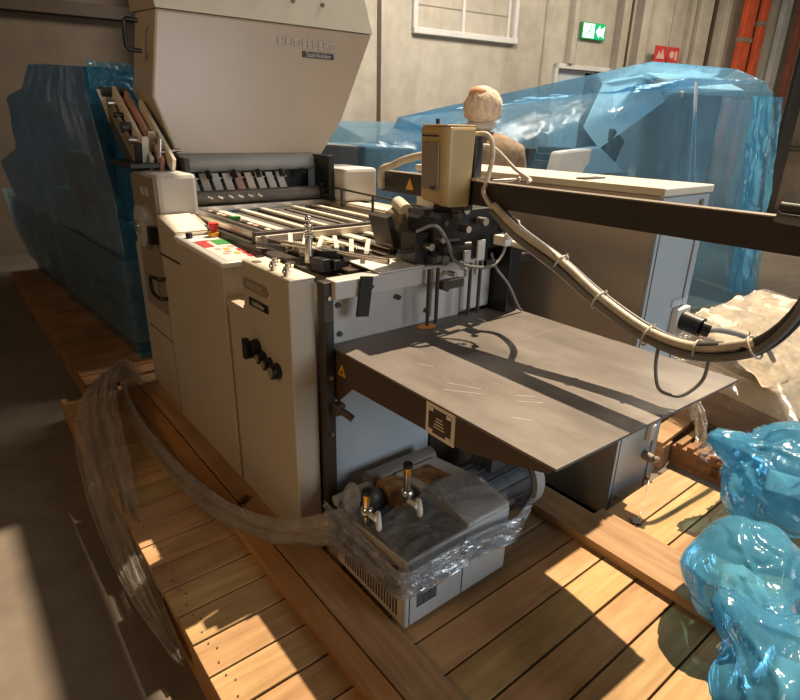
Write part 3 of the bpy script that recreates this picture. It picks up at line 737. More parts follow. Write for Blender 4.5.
# loose cable of the knife head
m = MB().tube(spline([(1.19, 1.40, 1.29), (1.25, 1.38, 1.305), (1.30, 1.37, 1.25), (1.34, 1.37, 1.18), (1.45, 1.37, 1.145), (1.55, 1.38, 1.14), (1.61, 1.39, 1.19), (1.60, 1.40, 1.25)], 8), .006, 8)
m.tube(spline([(1.55, 1.40, 1.18), (1.575, 1.39, 1.12), (1.64, 1.38, 1.05), (1.70, 1.375, .96), (1.72, 1.37, .937)], 8), .005, 8)
m.build('head_cable', 'hosegrey', FM)

# ------------------------------------------------------------------ swing arm with drive box
AR = thing('swing_arm', (1.525, 1.3, 1.345), 'long dark brown square arm reaching out over the delivery table', 'machine arm')
MB().box(1.510, 1.540, .43, 2.02, 1.345, 1.424).build('boom', 'dark', AR, bevel=.002)
MB().box(1.505, 1.545, .43, 2.02, 1.4245, 1.4285).build('boom_top_plate', 'taupe', AR)
MB().box(1.508, 1.542, .425, .43, 1.343, 1.428).build('boom_end_cap', 'black', AR)
w = MB().prism([(1.80, 1.365), (1.85, 1.365), (1.825, 1.41)], 'X', 1.5065, 1.5095).build('warning_triangle', 'yellow', AR)
g = MB().hull([(1.372, 1.490, 1.35), (1.388, 1.472, 1.338), (1.495, 1.472, 1.338), (1.495, 1.60, 1.345), (1.372, 1.60, 1.36)],
              [(1.362, 1.482, 1.605), (1.378, 1.462, 1.605), (1.500, 1.462, 1.605), (1.500, 1.60, 1.605), (1.362, 1.60, 1.605)])
gb = g.build('drive_box', 'gold', AR, bevel=.010)
MB().box(1.3585, 1.365, 1.498, 1.582, 1.40, 1.555, Matrix.Rotation(R(-1.5), 3, 'Y')).build('side_plate', 'taupe', gb, bevel=.002)
MB().box(1.3575, 1.364, 1.505, 1.585, 1.572, 1.577).build('vent_slot', 'dark', gb)
MB().box(1.350, 1.3585, 1.505, 1.53, 1.405, 1.409).build('maker_mark', 'dark', gb)
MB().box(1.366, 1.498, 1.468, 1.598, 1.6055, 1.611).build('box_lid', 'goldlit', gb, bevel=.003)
MB().cyl((1.46, 1.62, 1.57), (1.46, 1.62, 1.63), .007, n=10).box(1.45, 1.47, 1.60, 1.63, 1.55, 1.57).build('box_stud', 'black', gb)
m = MB().box(1.505, 1.545, 1.47, 1.58, 1.43, 1.59); m.build('rear_motor', 'machdark', gb, bevel=.006)
MB().box(1.42, 1.52, 1.48, 1.58, 1.325, 1.345).build('mount_plate', 'dark', gb)
MB().box(1.49, 1.56, 1.44, 1.52, 1.43, 1.44).cyl((1.53, 1.40, 1.432), (1.60, 1.36, 1.437), .006, n=8).ball((1.61, 1.352, 1.438), .009).build('arm_bracket', 'chrome', AR)
MB().cyl((1.525, 1.60, 1.16), (1.525, 1.60, 1.345), .022, n=18).build('arm_pivot', 'dark', AR)

AR.location = (1.464, 1.248, 1.3552); AR.scale = (.96,) * 3  # arm group scaled about the camera: smaller and nearer, image outline unchanged
# hoses on the arm
HB = thing('hose_bundle', (1.5, .7, 1.04), 'loop of cream and dark hoses tied together, hanging from the long arm', 'hose')
base = [(1.505, 1.36, 1.345), (1.50, 1.24, 1.28), (1.50, 1.06, 1.215), (1.495, .906, 1.135), (1.49, .735, 1.073), (1.49, .594, 1.072), (1.50, .47, 1.12), (1.51, .405, 1.22), (1.515, .395, 1.33), (1.52, .42, 1.425), (1.525, .50, 1.437)]
def hose(off, r, mat, name='hose', wig=0., frm=0, upto=99):
    P = spline([Vector(p) + Vector(off) + Vector((wig * math.sin(i * 2.1), 0, wig * math.cos(i * 1.7))) for i, p in enumerate(base)][frm:upto], 10)
    MB().tube(P, r, 10).build(name, mat, HB)
hose((-.006, 0, .010), .013, 'hosecream', wig=.002, upto=7); hose((.010, 0, -.012), .015, 'hosedark', wig=.003)
hose((-.018, 0, -.012), .010, 'hosegrey', wig=.004); hose((.018, 0, .010), .008, 'hosedark', wig=.004)
hose((-.004, .0, -.028), .006, 'hosecream', wig=.005, upto=5)
hose((-.006, 0, .012), .012, 'hosedark', wig=.002, frm=5)
m = MB()
for i in (2, 3, 4, 5, 6):
    p = Vector(base[i]); d = (Vector(base[i + 1]) - Vector(base[i - 1])).normalized(); u = Vector((1, 0, 0)); w = d.cross(u)
    p -= Vector((0, 0, .004))
    T = [p + (u * math.cos(a) + w * math.sin(a)) * .030 for a in [k * math.pi / 8 for k in range(16)]]
    MB().tube(T, .003, 6, closed=True).tube([p + w * .030, p + w * .040 + d * .006], .002, 5).build('cable_tie', 'hosecream', HB)
MB().tube(spline([(1.49, .70, 1.05), (1.465, .685, 1.00), (1.45, .66, .95), (1.455, .63, .938), (1.475, .60, .942), (1.51, .575, .985), (1.51, .57, 1.05)], 8), .005, 8).build('loose_cable', 'hosegrey', HB)
m = MB().tube(spline([(1.50, 1.50, 1.58), (1.53, 1.44, 1.58), (1.54, 1.42, 1.52), (1.51, 1.41, 1.43), (1.49, 1.40, 1.39), (1.50, 1.34, 1.33), (1.50, 1.24, 1.29)], 8), .0085, 8)
m.build('branch_hose', 'hosecream', HB)
MB().tube(spline([(1.62, 1.42, 1.215), (1.66, 1.33, 1.20), (1.60, 1.20, 1.205), (1.50, 1.12, 1.225)], 8), .012, 10).build('branch_hose', 'hosecream', HB)
MB().ball((1.555, 1.30, 1.30), .014).build('hose_fitting', 'white', HB)
m = MB(); m.box(1.60, 1.64, 1.38, 1.44, 1.20, 1.235); m.ball((1.60, 1.37, 1.24), .014)
m.build('hose_fitting', 'white', HB, bevel=.003)
HB.location = (1.440, .672, 1.0624); HB.scale = (.96,) * 3  # hoses shrunk about the camera too, following the arm nearer
o = MB().tube(spline([(1.430, 1.910, 1.370), (1.419, 1.896, 1.437), (1.440, 1.853, 1.458), (1.440, 1.776, 1.483), (1.440, 1.670, 1.504), (1.426, 1.560, 1.509)], 8), .014, 12).build('air_hose', 'hosecream')  # points of this hose and the next cable scaled about the camera beforehand
tag(recentre(o), 'pale hose curving over the arm end into the gold drive box', 'hose')
o = MB().tube(spline([(1.469, 1.459, 1.542), (1.536, 1.421, 1.542), (1.574, 1.344, 1.475), (1.574, 1.277, 1.446), (1.507, 1.229, 1.444)], 8), .006, 8).build('cable', 'hosecream')
tag(recentre(o), 'thin pale cable arching from the gold box down to the arm', 'cable')

# ------------------------------------------------------------------ electrical cabinet
EC = thing('control_cabinet', (1.895, 1.45, .2), 'tall narrow grey cabinet with cream lid behind the delivery table', 'cabinet')
MB().box(1.745, 2.050, .905, 2.06, .235, 1.418).build('body', 'cabinet', EC, bevel=.004)
MB().box(1.745, 2.050, .893, .905, .235, 1.415).build('end_panel', 'bluegrey', EC, bevel=.002)  # bluish colour carries the cool daylight on this end face
MB().box(1.738, 2.060, .888, 2.07, 1.420, 1.444).build('lid', 'cream', EC, bevel=.004)
MB().box(1.755, 2.04, .90, 2.05, .2005, .235).build('plinth', 'black', EC)
m = MB()
for x, z in ((1.80, 1.385), (1.99, 1.39), (1.985, 1.345), (1.80, .3), (2.02, .3)): MB().cyl((x, .893, z), (x, .884, z), .009, n=12).build('panel_bolt', 'taupe', EC)
MB().box(1.945, 2.035, .868, .893, .93, 1.03).build('socket', 'white', EC, bevel=.005)
MB().box(1.93, 2.04, .889, .893, 1.035, 1.06).build('blue_label', 'bluegrey', EC)
m = MB().cyl((1.99, .868, .985), (1.99, .80, .975), .034, n=20).cyl((1.99, .80, .975), (2.0, .775, .97), .026, n=16)
pg = m.build('plug', 'black', EC, bevel=.004)
MB().tube(spline([(2.0, .78, .97), (2.05, .76, .965), (2.20, .74, .92), (2.40, .72, .84), (2.62, .74, .72)], 8), .010, 10).build('plug_cable', 'hosegrey', pg)
MB().box(1.94, 1.975, .872, .893, .50, .57).build('door_latch', 'white', EC, bevel=.006)
m = MB().cyl((1.955, .893, .435), (1.955, .855, .43), .018, n=16).cyl((1.955, .857, .43), (1.985, .85, .42), .013, n=14); m.build('key_switch', 'taupe', EC, bevel=.003)
m = MB().tube(spline([(1.965, .85, .42), (1.93, .84, .36), (1.84, .80, .347), (1.74, .76, .347), (1.69, .745, .347)], 6), .0018, 6)
ch = m.build('key_chain', 'steel', EC)
MB().prism([(1.667, .739 - .022), (1.667 + .022, .739), (1.667, .739 + .022), (1.667 - .022, .739)], 'Z', .345, .351).build('key_tag', 'black', ch)
m = MB().box(2.00, 2.005, .889, .893, .25, 1.40).box(1.76, 1.763, .890, .893, .25, 1.40); m.build('panel_seam', 'taupe', EC)
o = MB().box(2.03, 2.17, 1.37, 1.415, 1.4224, 1.4275).build('spanner', 'machdark', bevel=.001)
EC.location = (2.166, 1.657, 0.0); EC.scale = (1.1428,) * 3  # cabinet enlarged about the camera, pushed back along the line of sight
o.parent = None
tag(recentre(o), 'small dark flat tool lying on the cream lid of the tall cabinet', 'tool')

# ------------------------------------------------------------------ compressor
CZ0 = DZ + .023
CP = thing('compressor', (1.06, 1.17, CZ0), 'low grey and beige air compressor box standing on the pallet under the table', 'compressor')
m = MB().prism([(.985, CZ0), (1.36, CZ0), (1.36, .405), (.985, .435)], 'X', .842, 1.285).build('housing', 'comp', CP, bevel=.006)
MB().prism([(1.0, .196), (1.35, .196), (1.35, .398), (1.0, .426)], 'X', .838, .8415).build('side_cover', 'compbeige', CP)
m = MB().prism([(.988, .4355), (1.355, .406), (1.355, .412), (.988, .4415)], 'X', .845, 1.09); m.build('dark_lid', 'compdark', CP)
m = MB().prism([(.987, .4355), (1.36, .406), (1.36, .440), (1.12, .475), (.987, .450)], 'X', 1.092, 1.285); rl = m.build('raised_lid', 'comp', CP, bevel=.005)
MB().prism([(1.20, .4645), (1.33, .4455), (1.33, .4465), (1.20, .4655)], 'X', 1.12, 1.22).build('rust_patch', 'rust', rl)
# side grille: slanted slots
m = MB()
for k in range(20):
    y = 1.02 + k * .0145; zt = .41 - .0065 * k
    m.box(.8355, .838, y, y + .006, .215, max(.235, .40 - .0 * k - max(0, (y - 1.02)) * .55))
m.build('side_grille', 'machdark', CP)
def vent(x0, x1, z0, z1, n):
    m = MB()
    for k in range(n):
        z = z0 + (z1 - z0) * k / n
        m.box(x0, x1, .9825, .985, z, z + (z1 - z0) / n * .55)
    for x in (x0 + (x1 - x0) / 3, x0 + 2 * (x1 - x0) / 3): m.box(x - .001, x + .001, .9818, .985, z0, z1)
    return m.build('front_grille', 'machdark', CP)
vent(.885, .965, .245, .37, 12); vent(1.10, 1.20, .30, .345, 5)
MB().box(.856, .858, .9828, .985, .19, .42).box(1.075, 1.077, .9828, .985, .19, .42).build('front_seam', 'machdark', CP)
# motor and its ring
m = MB().cyl((1.285, 1.21, .33), (1.56, 1.21, .33), .112, n=32)
for k in range(14):
    a = k * 2 * math.pi / 14; c, s_ = math.cos(a), math.sin(a)
    m.box(1.30, 1.54, 1.21 + c * .112 - .004, 1.21 + c * .112 + .004, .33 + s_ * .112 - .004, .33 + s_ * .112 + .004)
m.box(1.36, 1.50, 1.16, 1.26, .184, .24); m.box(1.38, 1.46, 1.16, 1.26, .43, .48)
mo = m.build('motor', 'motor', CP, bevel=.002)
m = MB().cyl((1.555, 1.21, .33), (1.60, 1.21, .33), .135, n=36); m.build('motor_ring', 'ring', mo, bevel=.006)
MB().cyl((1.60, 1.21, .33), (1.603, 1.21, .33), .10, n=30).build('motor_grille', 'dark', mo)
m = MB().cyl((1.0, 1.40, .42), (1.30, 1.40, .42), .035, n=20); m.build('silencer', 'compdark', CP)
MB().cyl((.86, 1.395, .40), (1.30, 1.395, .40), .02, n=14).build('air_tube', 'machgrey', CP)
MB().box(.98, 1.06, 1.21, 1.33, .415, .475).build('gauge_block', 'rust', CP, bevel=.015)
for (x, y, h) in ((.858, 1.205, .105), (1.0, 1.18, .16)):
    zb = .44
    v = MB().cyl((x, y, zb - .02), (x, y, zb + h - .03), .013, n=14).ball((x, y, zb + h * .35), .022).build('relief_valve', 'chrome', CP)
    MB().cyl((x, y, zb + h - .03), (x, y, zb + h - .005), .014, n=16).build('valve_ring', 'brass', v)
    MB().cyl((x, y, zb + h - .005), (x, y, zb + h + .008), .0155, n=16).build('valve_cap', 'black', v, bevel=.002)
    u = MB().tube([(x + .0 + .022 * math.cos(a) * .6, y - .06 + .022 * math.cos(a), zb + .035 + .022 * math.sin(a)) for a in [k * math.pi / 9 for k in range(18)]], .008, 8, closed=True)
    u.cyl((x, y, zb + .03), (x, y - .05, zb + .035), .009, n=10); u.build('valve_ring_handle', 'white', v)
m = MB().cyl((.93, 1.28, .42), (.93, 1.28, .45), .040, n=20).ball((.93, 1.28, .455), .036); m.build('filter_cup', 'machdark', CP)
m = MB().ball((.848, 1.275, .49), .03, .028, .055, 16, 10); m.build('wrapped_fitting', 'clear', CP)

# ------------------------------------------------------------------ stretch film
def ribbon(path, widths, nu=14, amp=.012, seed=0., n=10, curl=.3, wdir=None):
    P = spline(path, n); L = len(P); mb = MB(); vs = []
    ws = [Vector((w, 0, 0)) for w in widths]; wsP = spline(ws, n)
    for j, p in enumerate(P):
        d = (P[min(j + 1, L - 1)] - P[max(j - 1, 0)]).normalized()
        wv = (Vector(wdir) if wdir else Vector((0, 0, 1)))
        wv = (wv - d * wv.dot(d)).normalized(); nn = d.cross(wv); W = wsP[j].x
        for i in range(nu + 1):
            t = i / nu - .5
            f = fbm(t * 14 + seed, j * .07, seed) * amp + .5 * amp * fbm(t * 35, j * .25, seed + 4)
            vs.append(p + wv * (t * W) + nn * (f + curl * W * (t * t - .12)) + wv * f * .6)
    w = nu + 1
    mb.add(vs, [(j * w + i, j * w + i + 1, (j + 1) * w + i + 1, (j + 1) * w + i) for j in range(L - 1) for i in range(nu)], True)
    return mb
o = MB()
def joined(*mbs):
    a = MB()
    for m in mbs:
        off = len(a.v); a.v += m.v; a.f += [[i + off for i in f] for f in m.f]; a.sm += m.sm
    return a
HP = [(.70, 3.20, .23), (.60, 3.24, .30), (.49, 3.14, .295), (.40, 2.86, .24), (.345, 2.48, .185), (.305, 2.08, .13), (.285, 1.72, .10), (.290, 1.38, .09)]
strands = []
for k in range(9):
    q = (k - 4) / 4; f = [.3, .6, 1, 1, .95, .7, .4, .1]
    strands.append(ribbon([(x + q * .075 * g, y + .02 * math.sin(k * 2.2), z + q * .05 * g + .012 * math.sin(k * 3.7 + i)) for i, ((x, y, z), g) in enumerate(zip(HP, f))],
                          [.05, .06, .07 + .02 * (k % 3), .08, .07, .05, .035, .02], amp=.014, seed=k * 3.3, curl=.25, wdir=(.75, 0, .66), nu=9))
o = joined(*strands).build('stretch_film', 'clear'); tag(recentre(o), 'bunched clear stretch film draped over the left corner of the pallet', 'plastic film')
SP = [(.60, 3.12, .26), (.56, 2.90, .25), (.545, 2.55, .215), (.56, 2.15, .205), (.61, 1.80, .21), (.69, 1.55, .245), (.775, 1.40, .30), (.820, 1.30, .35)]
strands = []
for k in range(7):
    q = (k - 3) / 3; f = [.5, .6, .8, .8, .9, 1.1, 1.4, 1.7]
    strands.append(ribbon([(x + q * .012 * g, y - q * .03 * g, z + max(-.022, q * .055 * g) + .006 * math.sin(k * 2.9 + i)) for i, ((x, y, z), g) in enumerate(zip(SP, f))],
                          [.045, .035, .03, .035, .045, .05, .06, .07], nu=7, amp=.008, seed=30 + k * 4.1, curl=.1))
o = joined(*strands).build('stretch_film', 'clear'); tag(recentre(o), 'long twisted rope of clear film sagging from the pallet corner to the compressor', 'plastic film')
wraps = [ribbon([(.800, 1.36, .33 + .02 * k), (.812, 1.22, .355 + .01 * k), (.818, 1.08, .365), (.815, .965, .385), (.95, .952, .395 - .008 * k), (1.12, .955, .385), (1.28, .955, .36), (1.37, 1.0, .33), (1.50, 1.06, .31)],
                [.16, .13, .12, .10, .10, .10, .10, .08, .04], nu=22, amp=.014, seed=10 + k * 5.1, curl=.04) for k in range(3)]
o = joined(*wraps).build('stretch_film', 'clearthin'); tag(recentre(o), 'crinkled clear film wound round the sides of the compressor', 'plastic film')
lid = MB().grid(lambda u, v: Vector((.83 + .45 * u + .02 * v, .96 + .22 * v, .445 + .02 * math.sin(u * 3) - .005 + .012 * fbm(u * 5, v * 9, 2) + .008 * v + (.025 if u > .55 else 0))), 40, 20)
o = lid.build('cover_film', 'clearthin'); tag(recentre(o), 'thin crinkled film lying over the top of the compressor', 'plastic film')

# ------------------------------------------------------------------ left wrapped machine on its pallet
LP = thing('timber_pallet', (.95, 5.1, 0), 'long dark timber pallet under the blue wrapped machine on the left', 'pallet')
planks(.47, 1.9, [3.52 + .14 * k for k in range(25)], .11, .14, .012).build('deck_planks', 'oldplank', LP, bevel=.002)
for x in (.47, 1.1, 1.78): MB().box(x, x + .1, 3.52, 7.0, 0, .109).build('runner', 'oldplank', LP)
LM = thing('wrapped_machine', (1.2, 5.0, .141), 'tall machine wrapped in dark blue film on the left pallet', 'machine')
MB().box(.92, 1.75, 3.86, 6.5, .142, 1.0).build('machine_body', 'machgrey', LM, bevel=.02)
MB().box(.95, 1.60, 3.95, 4.6, 1.0, 1.70).box(.98, 1.5, 4.7, 6.0, 1.0, 1.35).build('machine_tower', 'machgrey', LM, bevel=.03)
MB().box(.90, .95, 4.1, 4.4, 1.15, 1.45).box(.90, .93, 5.0, 5.3, .9, 1.1).build('machine_panel', 'machdark', LM)
rg = [[(.80, 3.80, 1.87), (1.62, 3.76, 1.88), (1.62, 4.6, 1.9), (.62, 4.4, 1.9)],
      [(.78, 3.74, 1.72), (1.70, 3.70, 1.72), (1.75, 5.2, 1.72), (.53, 4.85, 1.72)],
      [(.84, 3.74, 1.20), (1.78, 3.72, 1.15), (1.82, 6.4, 1.2), (.50, 6.1, 1.25)],
      [(.84, 3.72, .80), (1.78, 3.72, .8), (1.84, 6.75, .8), (.58, 6.8, .8)],
      [(.85, 3.74, .15), (1.72, 3.76, .15), (1.80, 6.7, .15), (.70, 6.8, .15)]]
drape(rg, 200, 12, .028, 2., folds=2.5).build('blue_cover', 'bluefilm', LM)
rb = [[(.825, 3.70, .80), (1.80, 3.70, .78), (1.86, 6.8, .92), (.55, 6.95, .95)],
      [(.815, 3.69, .50), (1.80, 3.69, .50), (1.86, 6.8, .6), (.58, 6.9, .6)],
      [(.82, 3.70, .26), (1.80, 3.70, .26), (1.84, 6.8, .3), (.64, 6.85, .3)]]
drape(rb, 200, 8, .025, 8., folds=2., cap=False).build('stretch_band', 'greyfilm', LM)
m = MB().hull([(.86, 3.60, 1.50), (.93, 3.60, 1.50), (.95, 3.66, 1.50), (.88, 3.66, 1.50)], [(.80, 3.60, 1.75), (.955, 3.60, 1.75), (.965, 3.66, 1.75), (.82, 3.66, 1.75)])
m.box(.93, .97, 3.60, 3.64, 1.62, 1.65).box(.92, .96, 3.60, 3.64, 1.56, 1.585); m.build('cover_flap', 'cream', LM)
MB().grid(lambda u, v: Vector((.775 + .225 * u + .01 * v, 3.62 + .05 * v + .02 * fbm(u * 5, v * 4, 3), 1.755 + .135 * v + .012 * fbm(u * 7, v * 3, 9))), 40, 24).build('lit_film_patch', 'bluebag', LM)  # brighter film added to show the cover's top as lit
MB().box(.845, .90, 4.0, 4.25, 1.38, 1.60).build('dark_window', 'machdark', LM)

# ------------------------------------------------------------------ right wrapped machines
RM = thing('wrapped_machine', (4.6, 3.2, 0), 'large machine under pale blue film behind the tall cabinet', 'machine')
m = MB().box(5.35, 6.15, 2.75, 3.55, 0, 1.95); m.build('machine_body', 'machgrey', RM, bevel=.02)
m = MB().hull([(5.50, 2.84, 1.93), (6.22, 2.56, 1.93), (6.20, 2.95, 1.95), (5.30, 3.2, 1.95)], [(5.52, 2.86, 1.99), (6.20, 2.58, 1.99), (6.04, 2.78, 2.10), (5.14, 3.02, 2.10)])
m.build('machine_top', 'palegrey', RM, bevel=.01)
m = MB().hull([(5.50, 2.86, 1.96), (5.14, 3.03, 2.06), (5.0, 3.31, 2.01), (4.62, 3.20, 1.62), (4.66, 3.05, 1.46)], [(5.54, 2.90, 1.98), (5.18, 3.07, 2.08), (5.04, 3.35, 2.03), (4.66, 3.24, 1.64), (4.70, 3.09, 1.48)])
m.build('sloping_lid', 'palegrey', RM)
MB().box(3.1, 5.3, 3.1, 4.1, 0, 1.25).build('machine_body', 'machgrey', RM, bevel=.02)
m = MB()
for k in range(8): m.box(3.5 + k * .2, 3.6 + k * .2, 3.2, 3.6, 1.26, 1.36 + .05 * (k % 3))
m.build('machine_levers', 'machdark', RM, bevel=.01)
MB().box(2.75, 3.3, 3.9, 4.9, 0, 1.45).build('feeder_body', 'machgrey', RM, bevel=.02)
# film: low box at the left end rising to the tall end on the right
low = [[(2.80, 3.93, 1.49), (3.55, 3.45, 1.50), (4.1, 4.3, 1.64), (3.1, 4.95, 1.64)],
       [(2.74, 3.90, 1.46), (3.55, 3.40, 1.40), (4.2, 4.4, 1.45), (3.05, 5.0, 1.45)],
       [(2.72, 3.88, .75), (3.58, 3.35, .75), (4.25, 4.4, .75), (3.0, 5.05, .75)],
       [(2.70, 3.86, .02), (3.6, 3.3, .02), (4.3, 4.4, .02), (3.0, 5.1, .02)]]
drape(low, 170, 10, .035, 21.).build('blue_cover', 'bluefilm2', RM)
tall = [[(5.47, 2.78, 2.06), (6.28, 2.44, 2.06), (6.10, 2.66, 2.17), (5.06, 2.92, 2.17), (3.4, 4.3, 1.68), (3.5, 3.6, 1.50)],
        [(5.44, 2.74, 1.97), (6.33, 2.38, 1.97), (6.60, 2.9, 1.97), (5.2, 4.1, 1.75), (3.3, 4.5, 1.5), (3.45, 3.4, 1.38)],
        [(5.40, 2.62, 1.2), (6.32, 2.30, 1.2), (6.72, 3.0, 1.2), (5.4, 4.4, 1.2), (3.3, 4.5, 1.0), (3.50, 3.20, .9)],
        [(5.35, 2.50, .55), (6.38, 2.20, .55), (6.80, 3.0, .55), (5.4, 4.5, .5), (3.3, 4.5, .5), (3.55, 3.1, .5)],
        [(5.30, 2.45, .02), (6.45, 2.15, .02), (6.9, 3.0, .02), (5.4, 4.5, .02), (3.3, 4.5, .02), (3.6, 3.0, .02)]]
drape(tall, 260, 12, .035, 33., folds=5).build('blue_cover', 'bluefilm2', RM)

MB().grid(lambda u, v: Vector((5.96 + .33 * u + .06 * v, 2.42 - .14 * u - .16 * v, 1.93 - 1.8 * v)) + Vector((-.5, -.85, 0)) * (.02 + .04 * fbm(u * 4, v * 4, 5, 2) + .012 * fbm(u * 9, v * 14, 8, 2)), 60, 120).build('crinkled_fold', 'bluebag', RM)
for x, y, dx in ((5.50, 2.72, .02), (5.50, 2.715, .16)):
    MB().tube(spline([(x, y, 2.03), (x + dx * .4, y - .06, 1.5), (x + dx, y - .12, 1.0), (x + dx * 1.2, y - .2, .3)], 6), .012, 6).build('film_pleat', 'palefold', RM)
MB().hull([(4.0, 3.0, 1.255), (5.0, 2.95, 1.255), (5.0, 3.1, 1.255), (4.0, 3.1, 1.255)], [(4.05, 3.0, 1.44), (4.6, 3.0, 1.48), (4.6, 3.1, 1.48), (4.05, 3.1, 1.44)]).build('console', 'palegrey', RM, bevel=.02)
MB().box(4.72, 4.95, 3.02, 3.3, 1.27, 1.60, Matrix.Rotation(.5, 3, 'Y')).build('dark_lever_box', 'machdark', RM, bevel=.02)

# ------------------------------------------------------------------ person
PX, PY = 2.70, 2.60
fx = Vector((.72, .69, 0)); sx_ = Vector((.69, -.72, 0))      # facing away from the machine; right-hand side
def pp(f, s, z): return Vector((PX, PY, 0)) + fx * f + sx_ * s + Vector((0, 0, z))
def skin_mesh(name, verts, edges, radii, mat, parent, root=0, sub=2):
    me = bpy.data.meshes.new(name); org = Vector(parent.location) if parent else Vector()
    me.from_pydata([tuple(Vector(v) - org) for v in verts], edges, [])
    o = bpy.data.objects.new(name, me); COL.objects.link(o)
    if parent: o.parent = parent
    md = o.modifiers.new('skin', 'SKIN'); md.use_smooth_shade = True
    for i, r in enumerate(radii):
        r = r if isinstance(r, tuple) else (r, r)
        me.skin_vertices[0].data[i].radius = r
        me.skin_vertices[0].data[i].use_root = (i == root)
    sb = o.modifiers.new('sub', 'SUBSURF'); sb.levels = sub; sb.render_levels = sub
    me.materials.append(M[mat]); return o
PE = thing('person', (PX, PY, 0), 'person with thin grey hair in a brown jacket standing behind the machine, back turned', 'person')
V = [pp(0, 0, .95), pp(0, 0, 1.12), pp(.01, 0, 1.32), pp(.02, 0, 1.47), pp(.03, 0, 1.56), pp(.05, 0, 1.64), pp(.06, 0, 1.73), pp(.06, 0, 1.79)]
Rr = [.11, .10, .11, .08, .052, .065, .082, .06]; E_ = [(i, i + 1) for i in range(7)]
def limb(chain, rad, at):
    i0 = len(V); prev = at
    for p, r in zip(chain, rad):
        V.append(p); Rr.append(r); E_.append((prev, len(V) - 1)); prev = len(V) - 1
    return prev
for sgn in (-1, 1):
    h = limb([pp(.01, sgn * .19, 1.45), pp(.04, sgn * .24, 1.18), pp(.20, sgn * .20, 1.05), pp(.27, sgn * .19, 1.04)], [.050, .038, .032, .030], 3)
    for q, (ds, L, dz) in enumerate(((-.03, .08, 0), (-.01, .09, 0), (.01, .085, 0), (.03, .07, 0))):
        limb([pp(.30, sgn * .19 + ds, 1.035), pp(.27 + L * .7, sgn * .19 + ds * 1.1, 1.03), pp(.27 + L, sgn * .19 + ds * 1.1, 1.005)], [.011, .009, .008], h)
    limb([pp(.28, sgn * .15, 1.035), pp(.315, sgn * .13, 1.02)], [.012, .009], h)
    limb([pp(0, sgn * .10, .86), pp(.02, sgn * .11, .50), pp(0, sgn * .11, .09), pp(.13, sgn * .12, .05)], [.085, .058, .042, .035], 0)
skin_mesh('body', V, E_, Rr, 'skin', PE)
jk = [pp(0, 0, .92), pp(0, 0, 1.10), pp(.01, 0, 1.30), pp(.0, 0, 1.47), pp(.02, 0, 1.60)]; jr = [(.19, .17), (.19, .17), (.21, .18), (.19, .16), (.115, .12)]; je = [(0, 1), (1, 2), (2, 3), (3, 4)]
for sgn in (-1, 1):
    i0 = len(jk); jk += [pp(.005, sgn * .20, 1.44), pp(.04, sgn * .255, 1.18), pp(.20, sgn * .21, 1.055), pp(.25, sgn * .195, 1.05)]; jr += [.105, .078, .058, .052]; je += [(3, i0), (i0, i0 + 1), (i0 + 1, i0 + 2), (i0 + 2, i0 + 3)]
skin_mesh('jacket', jk, je, jr, 'jacket', PE)
tv = [pp(0, 0, .90)]; tr_ = [.15]; te = []
for sgn in (-1, 1):
    i0 = len(tv); tv += [pp(0, sgn * .10, .82), pp(.02, sgn * .11, .50), pp(0, sgn * .11, .12)]; tr_ += [.10, .075, .065]; te += [(0, i0), (i0, i0 + 1), (i0 + 1, i0 + 2)]
skin_mesh('trousers', tv, te, tr_, 'trousers', PE)
MB().tube([pp(.03 + .062 * math.cos(a), .066 * math.sin(a), 1.625 + .012 * math.cos(a)) for a in [k * math.pi / 10 for k in range(20)]], .024, 10, closed=True).build('collar', 'collar', PE)
hm = MB().ball((0, 0, 0), .118, .118, .112, 48, 28, lambda d: 1 + .05 * fbm(d.x * 12, d.y * 12, d.z * 2) - .05 * max(0, -d.z))
hm.v = [v for v in hm.v]
keep = hm
rot = Matrix.Rotation(math.atan2(fx.y, fx.x), 4, 'Z')
hm.xf(Matrix.Translation(pp(.035, 0, 1.722)) @ rot @ Matrix.Rotation(R(8), 4, 'Y'))
hm.build('hair', 'hair', PE)
MB().ball((0, 0, 0), .085, .08, .05, 20, 12).xf(Matrix.Translation(pp(.03, -.01, 1.792))).build('bald_crown', 'skin', PE)
for sgn in (-1, 1):
    MB().ball((0, 0, 0), .018, .012, .032, 12, 8).xf(Matrix.Translation(pp(.065, sgn * .098, 1.69))).build('ear', 'skin', PE)
MB().ball((0, 0, 0), .02, .013, .022, 12, 8).xf(Matrix.Translation(pp(.165, 0, 1.70))).build('nose', 'skin', PE)
for sgn in (-1, 1):
    MB().ball(pp(.135, sgn * .03, 1.725), .011, .011, .009, 10, 8).build('eye', 'white', PE)
    MB().ball(pp(.08, sgn * .12, .045), .13, .05, .045, 14, 8, lambda d: 1).build('shoe', 'black', PE)

